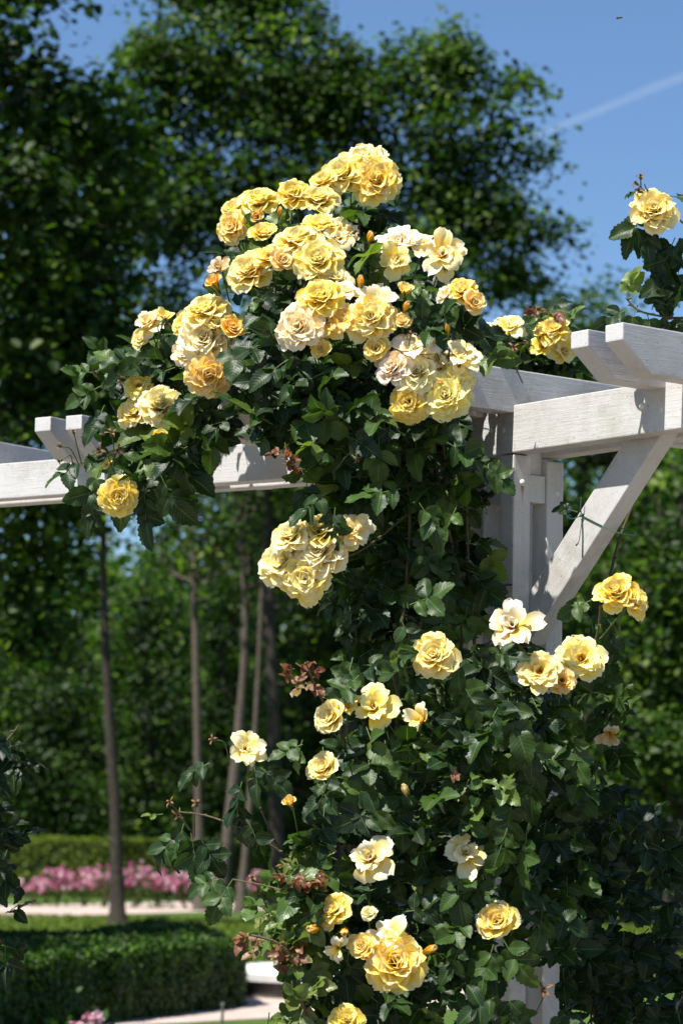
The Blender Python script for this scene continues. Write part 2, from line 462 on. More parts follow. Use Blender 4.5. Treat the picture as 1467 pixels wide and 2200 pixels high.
# ================================================================== BACKGROUND
def hedge(name, label, poly, h, mat, nleaf, size, group=None):
    """clipped hedge on a polygon of ground points: leafy sheet over a dark woody core"""
    poly = [Vector((p[0], p[1], 0)) for p in poly]; n = len(poly)
    area = sum(poly[i].x * poly[(i + 1) % n].y - poly[(i + 1) % n].x * poly[i].y for i in range(n)) / 2
    if area < 0: poly.reverse(); area = -area
    cen = sum(poly, Vector()) / n
    root = empty(name, cen, label, 'hedge', group)
    ins = [cen + (p - cen) * (1 - .05 / (p - cen).length) for p in poly]
    put('core', bm_mesh('core', prism_bm(ins, Vector((0, 0, h - .04)), .02), M['hedge_core']), root)
    lens = [(poly[(i + 1) % n] - poly[i]).length for i in range(n)]; per = sum(lens)
    nt_ = int(nleaf * area / (area + per * h)); P = []; Nn = []
    pl = [(p.x, p.y) for p in poly]; lo = np.min(pl, 0); hi = np.max(pl, 0)
    q = rng.uniform(lo, hi, (nt_ * 4, 2)); q = q[inpoly(q, pl)][:nt_]
    P.append(np.column_stack([q, np.full(len(q), h)])); Nn.append(np.tile([0, 0, 1.0], (len(q), 1)))
    for i in range(n):
        k = int((nleaf - nt_) * lens[i] / per); e = poly[(i + 1) % n] - poly[i]; nn = Vector((e.y, -e.x, 0)).normalized()
        t = rng.random((k, 2)); P.append(np.array(poly[i]) + t[:, :1] * np.array(e) + t[:, 1:] * np.array([0, 0, h])); Nn.append(np.tile(np.array(nn), (k, 1)))
    P = np.concatenate(P); Nn = np.concatenate(Nn); m = len(P)
    P += Nn * ((hash3(P, .35) - .5) * .10 + (hash3(P + 9, .11) - .5) * .06)[:, None] + Nn * rng.normal(size=(m, 1)) * .018
    nrm = Nn + np.where(Nn[:, 2:] > .5, .55, .3) * rng.normal(size=P.shape)
    V, F, A = scatter_cards(P, nrm, rng.normal(size=P.shape) + Nn * .3, size * (.7 + .6 * rng.random(m)))
    put('foliage', np_mesh('foliage', V, F, mat, A, False), root)
    return root
M['hedge_core'] = m_simple('hedge_twigs', (.012, .018, .006), (.03, .04, .012), 30, .95)
HZ = .50
fa, fb = onz(258, 2058, HZ), onz(522, 2037, HZ); fe = fa + (fa - fb) * 1.35
hedge('box_hedge', 'low clipped box hedge with flat sunlit top and black shaded front', [fe, fb, onz(430, 1995, HZ), onz(330, 1981, HZ), onz(190, 2008, HZ), onz(-200, 2014, HZ)], HZ, M['hedge'], 170000, .038)
fh = at(-150, 1900, 61); fx = Vector((16, 2.5, 0)); fy = Vector((-.3, 2.2, 0))
hedge('clipped_hedge', 'long yellow green clipped hedge behind the pink roses', [fh, fh + fx, fh + fx + fy, fh + fy], 1.22, M['far_hedge'], 60000, .085)

# pink rose bushes, each with its blossoms
bl = Acc()
for i in range(26):
    d = rng.normal(size=3); d /= np.linalg.norm(d)
    V, F, _ = scatter_cards(np.array([d * .02]), np.array([d + .5 * rng.normal(size=3)]), rng.normal(size=(1, 3)), np.array([.062])); bl.add(V, F)
blossom_me = bl.mesh('blossom', M['pink'])
def pink_bush(px, Y, h, rx, label, nb, group='pink rose bushes in the far bed'):
    c = at(px, 1950, Y); c.z = 0
    root = empty('pink_rose_bush', c, label, 'rose bush', group)
    P, N, cen = crown_points([((c.x, c.y, h * .45), (rx, rx * .8, h * .5))], 70, .12, 24, .8, .2, .5, .6)
    P[:, 2] = np.abs(P[:, 2])
    V, F, A = scatter_cards(P, N, rng.normal(size=P.shape), .07 * (.6 + .7 * rng.random(len(P))))
    put('foliage', np_mesh('foliage', V, F, M['pink_leaf'], A, False), root)
    acc = Acc()
    for k in range(5):
        e = Vector((c.x + rng.normal() * rx * .5, c.y + rng.normal() * rx * .4, h * .7))
        V, F = tube_np([c, (c + e) / 2 + Vector((0, 0, .05)), e], [.014, .01, .006], 5); acc.add(V, F)
    put('stem', acc.mesh('stem', M['cane']), root)
    for k in range(nb):
        t = rng.random() * 2 * math.pi; q = math.sqrt(rng.random()); z = h * (.45 + .62 * rng.random() * (1 - .5 * q * q))
        o = put('blossom', blossom_me, root, False)
        o.location = (math.cos(t) * q * rx * .95, math.sin(t) * q * rx * .75 - .1, z)
        o.rotation_euler = tuple(rng.uniform(0, 6.28, 3)); s = rng.uniform(.55, 1.05); o.scale = (s, s, s)
    return root
pk = [(70, 54, .62, .32, 'leftmost and lowest pink rose bush in the far bed', 20),
      (122, 54, .74, .36, 'pink rose bush second from the left in the far bed', 34),
      (178, 54.5, .78, .36, 'pink rose bush left of the dark slender trunk', 36),
      (226, 54, .90, .34, 'tall pink rose bush peeking out left beside the dark trunk', 30),
      (292, 54, .92, .38, 'tallest pink rose bush just right of the dark trunk', 38),
      (340, 54.5, .76, .36, 'pink rose bush midway between the dark trunk and the grey trunk', 32),
      (398, 54, .74, .36, 'pink rose bush left beside the straight grey trunk', 34),
      (455, 55, .70, .34, 'pink rose bush half hidden behind the straight grey trunk', 22),
      (545, 56, .72, .40, 'rightmost pink rose bush behind the leaning pale trunks', 22)]
for p in pk: pink_bush(*p[:5], int(p[5] * 1.35))
pink_bush(205, 20.2, .17, .13, 'small rose bush with a few pale pink blossoms before the box hedge', 7, None)

# round pool with white rim
pc = at(513, 2080, 26.0); pc.z = 0; pc.x += .66
pool = empty('round_pool', pc, 'round garden pool with white stone rim beside the box hedge', 'pool')
def ring(r1, r2, z0, z1, mat, name):
    bm = bmesh.new(); n = 72; prof = [(r1, z0), (r2, z0), (r2 + .012, (z0 + z1) / 2), (r2, z1 - .01), (r2 - .02, z1), (r1 + .02, z1), (r1, z1 - .01)]
    L = [[bm.verts.new((pc.x + r * math.cos(t), pc.y + r * math.sin(t), z)) for r, z in prof] for t in np.linspace(0, 2 * math.pi, n, endpoint=False)]
    for i in range(n):
        for j in range(len(prof)): bm.faces.new((L[i][j], L[(i + 1) % n][j], L[(i + 1) % n][(j + 1) % len(prof)], L[i][(j + 1) % len(prof)]))
    bmesh.ops.recalc_face_normals(bm, faces=bm.faces)
    return put(name, bm_mesh(name, bm, mat), pool)
ring(.46, .66, .15, .28, M['stone'], 'rim'); ring(.5, .59, 0.0, .149, M['dark_stone'], 'wall')  # dark wall colour stands in for the shade under the rim
g = NG('dark_water'); mwater = g.finish(g.princ((.006, .008, .007), .08, .5, g.noise(9, 3, .5, g.obj()), .05, .01).outputs[0])
bm = bmesh.new(); bmesh.ops.create_circle(bm, cap_ends=True, segments=64, radius=.505, matrix=Matrix.Translation((pc.x, pc.y, .06)))
put('pool_water', bm_mesh('pool_water', bm, mwater), pool)
# low grey stake by the path
sp = gpt(476, 2203); acc = Acc(); V, F = tube_np([sp, sp + Vector((.005, 0, .075)), sp + Vector((.006, 0, .15))], [.013, .012, .012], 8); acc.add(V, F)
acc.add(*tube_np([sp + Vector((.006, 0, .15)), sp + Vector((.006, 0, .165)), sp + Vector((.006, 0, .172))], [.017, .016, .004], 8))
tag(put('stake', acc.mesh('stake', M['dark_stone'])), 'short thin grey stake at the edge of the gravel path', 'stake')

# ---- trees
def G(px, Y):
    p = at(px, 1900, Y); p.z = 0; return p
PB = pxblob
make_tree('broadleaf_tree', 'large dark leafy tree filling the left edge, with sunlit leaf tips', Vector((-6.6, 27, 0)),
          [Vector((-6.6, 27, 0)), Vector((-6.5, 27.3, 3)), Vector((-6.2, 28, 6)), Vector((-5.6, 29, 10))], .38,
          [((-6.3, 20.6, 6.0), (1.9, 2.0, 2.0)), ((-6.0, 25, 7.5), (2.0, 3.0, 3.0)),  # first crown lobe lies out of view, added to shade the box hedge
           PB(-30, 80, 33, 105, 150, 1.3), PB(90, 205, 33, 120, 110, 1.1), PB(190, 230, 34, 80, 80, .8), PB(50, 420, 33, 150, 200, 1.5), PB(205, 380, 34, 120, 150, 1.2),
           PB(60, 700, 33, 150, 200, 1.5), PB(190, 640, 34, 130, 180, 1.3), PB(70, 980, 33, 130, 190, 1.4), PB(215, 880, 34.5, 110, 150, 1.2),
           PB(60, 1250, 34, 110, 170, 1.2), PB(0, -150, 33, 160, 150, 1.5)],
          M['tree_a'], M['bark'], 54, .30, 40, .145, .37, .85)
make_tree('broadleaf_tree', 'broad tall tree with airy crown spreading behind the rose mound', G(600, 46),
          [G(600, 46), at(585, 1500, 46), at(575, 1150, 46), at(600, 800, 46), at(650, 450, 46), at(680, 150, 46)], .12,
          [PB(420, 130, 46, 150, 175, 1.5), PB(430, -90, 46, 130, 120, 1.3), PB(620, 160, 46, 150, 150, 1.5), PB(745, 260, 46, 140, 170, 1.4), PB(960, 170, 46, 70, 115, .8),
           PB(915, 330, 46, 130, 160, 1.2), PB(1070, 270, 46, 60, 90, .7), PB(1140, 300, 46.5, 45, 95, .5), PB(1085, 470, 46, 110, 90, .9), PB(880, 560, 46, 170, 130, 1.3),
           PB(560, 390, 46, 170, 180, 1.4), PB(370, 410, 46, 130, 170, 1.2), PB(370, 700, 46.5, 120, 170, 1.2), PB(600, 680, 46, 180, 180, 1.4), PB(850, 760, 46, 180, 120, 1.2), PB(1070, 590, 46.5, 110, 70, .7), PB(830, 150, 46, 70, 60, .7), PB(500, 930, 46, 180, 150, 1.3), PB(700, 980, 46, 160, 150, 1.3), PB(310, 230, 46, 70, 110, .8), PB(965, 95, 46, 55, 75, .6), PB(1010, 130, 46, 50, 60, .5), PB(1110, 190, 46.3, 50, 55, .5), PB(1150, 250, 46.3, 40, 60, .5), PB(870, 120, 46, 60, 55, .6), PB(740, 110, 46, 60, 70, .6), PB(1160, 490, 46.3, 55, 60, .5), PB(1000, 420, 46.3, 110, 110, .9), PB(650, 60, 46, 70, 60, .6), PB(600, 20, 46, 90, 70, .8), PB(330, 60, 46, 60, 80, .7), PB(560, -20, 46, 110, 120, 1.2)],
          M['tree_b'], M['bark'], 62, .27, 40, .125, .42, .75)
make_tree('broadleaf_tree', 'distant low tree with yellow green crown under the white rafters', G(1260, 64),
          [G(1260, 64), at(1255, 1200, 64), at(1250, 800, 64)], .3,
          [PB(1240, 660, 64, 100, 60, 1.0), PB(1315, 600, 64, 40, 45, .5), PB(1190, 690, 64, 100, 70, 1.0), PB(1280, 740, 64, 120, 70, 1.2), PB(1440, 650, 64, 35, 45, .5), PB(1400, 760, 64, 120, 80, 1.2), PB(1200, 900, 64, 200, 150, 2.0), PB(1400, 950, 64, 150, 120, 2)],
          M['tree_b'], M['bark'], 16, .36, 34, .16, .36, 1.2)
make_tree('leafy_tree', 'bright green leafy tree low at the right edge', G(1470, 37),
          [G(1470, 37), at(1460, 1500, 37), at(1440, 1200, 37)], .18,
          [PB(1400, 1130, 37, 110, 110, .9), PB(1460, 1300, 36.5, 110, 150, 1.0), PB(1370, 1420, 37, 110, 120, .9), PB(1440, 1560, 36, 130, 130, 1.0), PB(1340, 1640, 37, 110, 110, .8), PB(1440, 1030, 38, 80, 70, .6), PB(1290, 1250, 39, 90, 150, .8)],
          M['tree_c'], M['bark'], 58, .22, 34, .125, .42, .7)
make_tree('slender_tree', 'slender dark trunked tree standing among the pink roses', G(255, 44),
          [G(255, 44), at(248, 1750, 44), at(228, 1420, 44), at(222, 1150, 44), at(240, 900, 44)], .105,
          [PB(250, 850, 44, 110, 170, 1.2), PB(150, 1050, 44, 90, 110, 1.0)], M['tree_a'], M['bark'], 40, .32, 30, .13, .36, 1.0)
make_tree('slender_tree', 'tall straight grey trunked tree right of the pink roses', G(432, 53),
          [G(432, 53), at(428, 1800, 53), at(421, 1400, 53), at(414, 1050, 53), at(430, 850, 53)], .11,
          [PB(430, 860, 53, 130, 140, 1.3), PB(480, 1080, 53, 110, 130, 1.0), PB(360, 1180, 54, 40, 50, .5)], M['tree_b'], M['bark_pale'], 30, .32, 30, .14, .36, 1.0)
make_tree('slender_tree', 'leaning pale trunked tree right beside the straight grey trunk', G(470, 50),
          [G(470, 50), at(490, 1800, 50), at(515, 1550, 50), at(527, 1350, 50), at(520, 1150, 50)], .13,
          [PB(540, 1120, 50, 100, 120, 1.0), PB(580, 1000, 50, 120, 120, 1.0)], M['tree_b'], M['bark_pale'], 30, .3, 30, .13, .34, 1.0)
make_tree('slender_tree', 'thin pale trunked tree rising behind the single rose spray', G(517, 52),
          [G(517, 52), at(535, 1750, 52), at(552, 1500, 52), at(565, 1200, 52)], .085,
          [PB(600, 1200, 53, 110, 130, 1.0)], M['tree_b'], M['bark_pale'], 30, .3, 30, .13, .34, 1.0)
make_tree('added_shade_tree', 'added tall dense tree whose crown shades the understorey at left', G(-150, 57), [G(-150, 57), at(-140, 1200, 57), at(-60, 800, 57), at(50, 500, 57)], .12,  # added tree, crown mostly hidden, there to shade the understorey
          [PB(80, 700, 57, 220, 190, 2.2), PB(160, 450, 57, 200, 160, 2.0)], M['tree_a'], M['bark'], 15, .5, 40, .22, .30, 1.2)
make_tree('added_shade_tree', 'added tall dense tree shading the understorey behind the middle of the rose mound', G(760, 56), [G(760, 56), at(760, 1200, 56), at(750, 800, 56), at(750, 500, 56)], .22,  # second added tree shading the understorey; low blobs also close sky gaps
          [PB(560, 960, 56, 150, 130, 2.0), PB(780, 900, 56, 200, 150, 2.2), PB(450, 1130, 58, 90, 80, 1.2), PB(600, 1120, 58, 110, 120, 1.5), PB(1020, 940, 56, 160, 130, 1.8)], M['tree_b'], M['bark'], 15, .5, 40, .22, .32, 1.2)
und = [('dark bushy tree low behind the dark slender trunk', 110, 68, [(110, 1450, 150, 200), (60, 1650, 150, 150), (170, 1650, 130, 130)], 'tree_b'),
       ('sunlit green bushy tree between the dark and the grey trunks', 320, 66, [(320, 1330, 90, 130), (340, 1520, 110, 150), (290, 1680, 130, 120)], 'tree_c'),
       ('bright green bushy tree behind the leaning pale trunks', 480, 70, [(480, 1300, 100, 130), (500, 1520, 120, 160), (430, 1660, 130, 120)], 'tree_c'),
       ('dark tree directly behind the lower roses', 720, 60, [(720, 1250, 150, 200), (700, 1500, 160, 200), (760, 1720, 160, 160), (640, 1720, 120, 140)], 'tree_b'),
       ('dark tree behind the rose covered post', 960, 62, [(960, 1150, 180, 200), (950, 1450, 180, 230), (980, 1720, 180, 150)], 'tree_a'),
       ('dark tree behind the white diagonal brace', 1230, 58, [(1230, 1080, 130, 110), (1220, 1300, 150, 190), (1210, 1600, 160, 190)], 'tree_a'),
       ('dark bushy tree at the far right behind the bright one', 1440, 56, [(1440, 1100, 130, 150), (1450, 1450, 130, 200), (1430, 1720, 150, 130)], 'tree_b')]
TONE[1] = .28  # lower leaf tone puts the canopy's deep shade into the colour
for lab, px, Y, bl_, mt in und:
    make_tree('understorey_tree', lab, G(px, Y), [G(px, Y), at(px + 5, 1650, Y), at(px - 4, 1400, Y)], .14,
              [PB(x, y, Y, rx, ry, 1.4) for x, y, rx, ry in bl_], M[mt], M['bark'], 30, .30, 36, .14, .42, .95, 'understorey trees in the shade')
bb = []
for i in range(46):
    X = -24 + i * 1.1 + rng.normal() * .6; bb.append(((X, 88 + rng.normal() * 3, (5.2 if X < 2.5 else 6.6) + rng.normal() * .5), (2.4, 2.2, (5.4 if X < 2.5 else 6.8) + rng.random() * .5)))
P, N, cen = crown_points(bb, 16, .7, 30, .6, .10, 1.6, .6)
V, F, A = scatter_cards(P, N, rng.normal(size=P.shape), .34 * (.6 + .7 * rng.random(len(P))))
tag(put('far_woods', np_mesh('far_woods', V, F, M['tree_a'], A, False)), kind='stuff')

# contrail: a long thin body of ice haze high in the sky
g = NG('ice_trail'); vs_ = g.n('ShaderNodeVolumeScatter'); vs_.inputs['Color'].default_value = (1, 1, 1, 1); vs_.inputs['Density'].default_value = .012
g.l(vs_.outputs[0], g.out.inputs[1])
pts = [at(1095 + 62 * i, 314 - 25.2 * i, 3000 - 25 * i) for i in range(9)]
V, F = tube_np(pts, [3.2, 4, 4.4, 5, 4.8, 5.5, 5.2, 5.5, 5.5], 16, .14)
bm = bmesh.new(); vv = [bm.verts.new(v) for v in V]
for f in F: bm.faces.new([vv[i] for i in f])
bm.faces.new(vv[:16]); bm.faces.new(vv[-16:]); bmesh.ops.recalc_face_normals(bm, faces=bm.faces)
tag(put('contrail', bm_mesh('contrail', bm, g.m, True)), kind='stuff')

# ================================================================== PERGOLA
C0 = at(1104, 972, 8.0); zb = C0.z; zt = zb + .139; UP = Vector((0, 0, 1)); LD = -BD
pg = empty('pergola', Vector((C0.x, C0.y, 0)), 'white painted timber pergola with doubled beams, notched rafters and a diagonal brace', 'pergola')
def ppart(name, bm, parent=None, mat='paint'):
    p = parent or pg
    return put(name, bm_mesh(name, bm, M[mat]), p)
PW, PR, PITCHM = .065, .066, .130
base = Vector((C0.x, C0.y, 0))
posts = []
for i, j in ((0, 0), (1, 0), (0, 1), (1, 1)):
    o = base + LD * (PITCHM * i) + RD * (PITCHM * j)
    posts.append(ppart('post', box_bm(o, LD * PW, RD * PR, UP * (zb - (.004 if j == 0 else .012)), .006)))
BT = .0655
for j in (0, 1):
    o = C0 + BD * 1.5 + RD * (PITCHM * j) - RD * .002
    ppart('beam', box_bm(o, LD * 2.05, RD * BT, UP * .139, .004), None, 'paint_beam')
# the beams of the next bay, swung round by about eighteen degrees
l1, l2 = onz(0, 1072, zb), onz(556, 1032, zb)
LB = (l1 - l2).normalized(); LR = Vector((-LB.y, LB.x, 0)); LR = LR if LR.y > 0 else -LR
M['paint_left'] = m_paint('white_paint_next_bay', LB); M['paint_brace'] = m_paint('white_paint_brace', BD + UP)
le = onz(1058, 1032 - .0715 * 502, zb)
for j in (0, 1):
    o = l2 + LB * (-.62) + LR * (PITCHM * j)
    ppart('beam', box_bm(o, LB * 4.6, LR * BT, UP * .121, .004), None, 'paint_left')
RH, RW = .127, .068
def rafter(p, along, side, length, h=RH, wdt=RW, zbot=None):
    """p: top corner of the end face; along: away; side: across"""
    zt_ = p.z; b_ = zt_ - h
    prof = [(0, zt_), (0, zt_ - .046), (.105, b_), (length, b_), (length, zt_)]
    poly = [Vector((p.x, p.y, 0)) + along * s + UP * z for s, z in prof]
    ppart('rafter', prism_bm(poly, side * wdt, .004), None, 'paint_rafter')
zr = zt + RH - .022
ra = onz(1338, 691, zr); rb = onz(1263, 706, zr)
for p in (ra, rb): rafter(p, RD, LD, 2.4)
ov = (base - Vector((ra.x, ra.y, 0))).dot(RD)
p = Vector((C0.x, C0.y, zr)) - RD * ov
rafter(p, RD, LD, 2.4); rafter(p + LD * .135, RD, LD, 2.4)
ztl = zb + .121 + RH - .022
for px, py in ((109, 894), (176, 890), (476, 846), (545, 842), (-330, 905), (-262, 900)):
    rafter(onz(px, py, ztl), LR, LB, 1.05)
# spacer blocks between the posts
zs = at(1160, 1080, 8.06).z
ppart('spacer_block', box_bm(base + RD * (PR + .001) + LD * .006 + UP * zs, LD * .052, RD * (PITCHM - PR - .002), UP * .080, .003))
ppart('spacer_block', box_bm(base + LD * (PW + .001) + RD * .007 + UP * (zs - .003), LD * (PITCHM - PW - .002), RD * .05, UP * .080, .003))
ppart('spacer_block', box_bm(base + RD * (PR + .001) + LD * .022 + UP * (zb - .055), LD * .04, RD * (PITCHM - PR - .002), UP * .16, .003))
zs2 = at(1150, 2066, 8.06).z
ppart('spacer_block', box_bm(base + RD * (PR + .001) + LD * .006 + UP * zs2, LD * .052, RD * (PITCHM - PR - .002), UP * .075, .003))
# diagonal brace in the gap between the doubled posts and beams
nrm = RD; q0 = C0 + RD * .068
def onplane(px, py, o, n):
    v = ray(px, py); c = Vector((0, 0, CAMH)); return c + v * ((o - c).dot(n) / v.dot(n))
e1, e2 = onplane(1143, 1262, q0, RD), onplane(1345, 940, q0, RD)
ux = (e2 - e1).normalized(); un = Vector((0, 0, 0)) + BD * ux.z - UP * ux.dot(BD)     # lower-right normal inside the plane
WB = .104
e2 = e1 + ux * ((zb + .1 - e1.z) / ux.z)
lo = e1 - ux * .03
b1 = lo; b2 = lo + un * WB + ux * (-.06)
poly = [b1, e2, e2 + un * WB + ux * .1, lo + un * WB - ux * .10]
ppart('brace', prism_bm(poly, RD * .061, .004), None, 'paint_brace')
# bolts
def bolt(c, n, r, parent, squash=.75):
    bm = bmesh.new(); bmesh.ops.create_uvsphere(bm, u_segments=14, v_segments=8, radius=r)
    bmesh.ops.create_cone(bm, cap_ends=True, segments=14, radius1=r * 1.25, radius2=r * 1.2, depth=r * .3)
    m = Matrix.Translation(c) @ n.to_track_quat('Z', 'Y').to_matrix().to_4x4() @ Matrix.Diagonal((1, 1, squash, 1))
    bmesh.ops.transform(bm, matrix=m, verts=bm.verts)
    put('bolt', bm_mesh('bolt', bm, M['metal'], True), parent)
beams = [o for o in pg.children if o.name.startswith('beam')]
bc = onplane(1122, 1037, base, BD); bolt(bc, BD, .0085, posts[0])
bolt(onplane(1380, 873, C0, RD), -RD, .010, beams[0], .9)
bolt(onplane(1082, 925, C0, RD), -RD, .010, beams[0], .4)
bolt(onplane(1198, 1060, base + RD * .13, BD), BD, .0075, posts[2], .3)
bolt(onplane(1420, 880, C0, RD), -RD, .009, beams[0], .4)
acc = Acc(); L = 12; V = []; A = []
for i in range(L + 1):
    t = i / L; wv = .0075 * (1 - .6 * t) * (1 + .15 * math.sin(9 * t))
    for s in (-1, -.35, .35, 1):
        V.append(tuple(bc + BD * .0008 + RD * (s * wv) + UP * (-.008 - .058 * t)))
        A.append(((1 - abs(s)) * 1.25 * (1 - t) ** .8, max(0, 1 - 1.9 * t), 0))
F = [[i * 4 + j, i * 4 + j + 1, i * 4 + j + 5, i * 4 + j + 4] for i in range(L) for j in range(3)]
put('rust_stain', np_mesh('rust_stain', V, F, M['rust'], np.array(A)), posts[0])
# twine tied round the brace
bcen = lambda px, py: onplane(px, py, q0 - RD * .003, RD)
t1, t2 = bcen(1249, 1107), bcen(1331, 1146)
bk = RD * .062
acc = Acc()
loop = [t1, (t1 + t2) / 2 - UP * .002, t2, t2 + bk, (t1 + t2) / 2 + bk, t1 + bk, t1]
for pth in (smooth_path(loop, 5), smooth_path([t1, t1 + Vector((-.03, -.01, -.012)), t1 + Vector((-.05, -.01, .004))], 5),
            smooth_path([t1, t1 + Vector((-.004, -.012, .02)), t1 + Vector((-.002, -.015, .05))], 5),
            smooth_path([t1 + Vector((.0, -.004, -.01)), t1 + Vector((.003, -.004, -.06)), t1 + Vector((.002, -.004, -.123))], 5)):
    V, F = tube_np(pth, .0016, 6); acc.add(V, F)
c = t1 + Vector((0, -.004, 0))
V, F = tube_np([c + Vector((-.006, 0, -.004)), c, c + Vector((.006, 0, .003))], [.002, .006, .002], 8); acc.add(V, F)
tag(put('garden_twine', acc.mesh('garden_twine', M['twine'])), 'thin green twine knotted round the white diagonal brace', 'twine')
acc = Acc()
for z_, dz in ((1255, .012),):
    z = at(1000, z_, 8).z
    A_ = base + BD * .0 - RD * .004 + UP * z
    V, F = tube_np(smooth_path([A_ + LD * -.001, A_ + LD * .10 + UP * .002 - RD * .002, A_ + LD * .22 + UP * dz - RD * .005, A_ + LD * .36 + RD * .02 + UP * dz * 3], 5), .0022, 6); acc.add(V, F)
tag(put('tie_wire', acc.mesh('tie_wire', M['wire'])), 'thin dark wire strung level across the white posts behind the leaves', 'wire')

# ================================================================== ROSES
def petal(L, Wd, th0, th1, tip, cup, ruf, phase, phi, r_0, z_0, rnd, nu=6, nv=7, notch=.06):
    """one petal as a curved grid round the flower's axis; angles are measured from the axis"""
    us = np.linspace(-1, 1, nu + 1); vs = np.linspace(0, 1, nv + 1)
    th = th0 + (th1 - th0) * vs ** 1.2 + tip * np.clip(vs - .62, 0, 1) ** 1.3 * 3.2
    ds = L / nv
    r = r_0 + np.concatenate([[0], np.cumsum(np.sin((th[1:] + th[:-1]) / 2) * ds)])
    z = z_0 + np.concatenate([[0], np.cumsum(np.cos((th[1:] + th[:-1]) / 2) * ds)])
    wv = Wd * .5 * (.28 + .72 * np.sin(np.pi * np.clip(vs, 0, 1) * .62) ** 1.1) * np.sqrt(np.clip(1.03 - (np.clip(vs - .55, 0, 1) / .47) ** 2.6, .06, 1))
    er = np.array([math.cos(phi), math.sin(phi), 0]); et = np.array([-math.sin(phi), math.cos(phi), 0]); ez = np.array([0, 0, 1.0])
    V = np.zeros((nv + 1, nu + 1, 3)); A = np.zeros((nv + 1, nu + 1, 3))
    for i, v in enumerate(vs):
        nrm = math.cos(th[i]) * er - math.sin(th[i]) * ez          # outward
        tg = math.sin(th[i]) * er + math.cos(th[i]) * ez
        x = us * wv[i]
        edge = np.abs(us)
        inn = cup * wv[i] * us ** 2 * (1 - .75 * v ** 3)
        wave = ruf * L * (v ** 2.2) * (np.sin(us * 4.3 + phase) * .6 + np.sin(us * 8.1 + phase * 2.3) * .4) * (.4 + .6 * edge)
        along = -notch * L * v ** 3 * np.cos(us * 2.6 + phase) * (1 - edge * .5) + .03 * L * v ** 3 * np.sin(us * 9 + phase * 3)
        V[i] = r[i] * er + z[i] * ez + x[:, None] * et + (wave - inn)[:, None] * nrm + along[:, None] * tg
        A[i, :, 0] = (us + 1) / 2; A[i, :, 1] = v; A[i, :, 2] = rnd
    F = [[i * (nu + 1) + j, i * (nu + 1) + j + 1, (i + 1) * (nu + 1) + j + 1, (i + 1) * (nu + 1) + j] for i in range(nv) for j in range(nu)]
    return V.reshape(-1, 3), np.array(F), A.reshape(-1, 3)

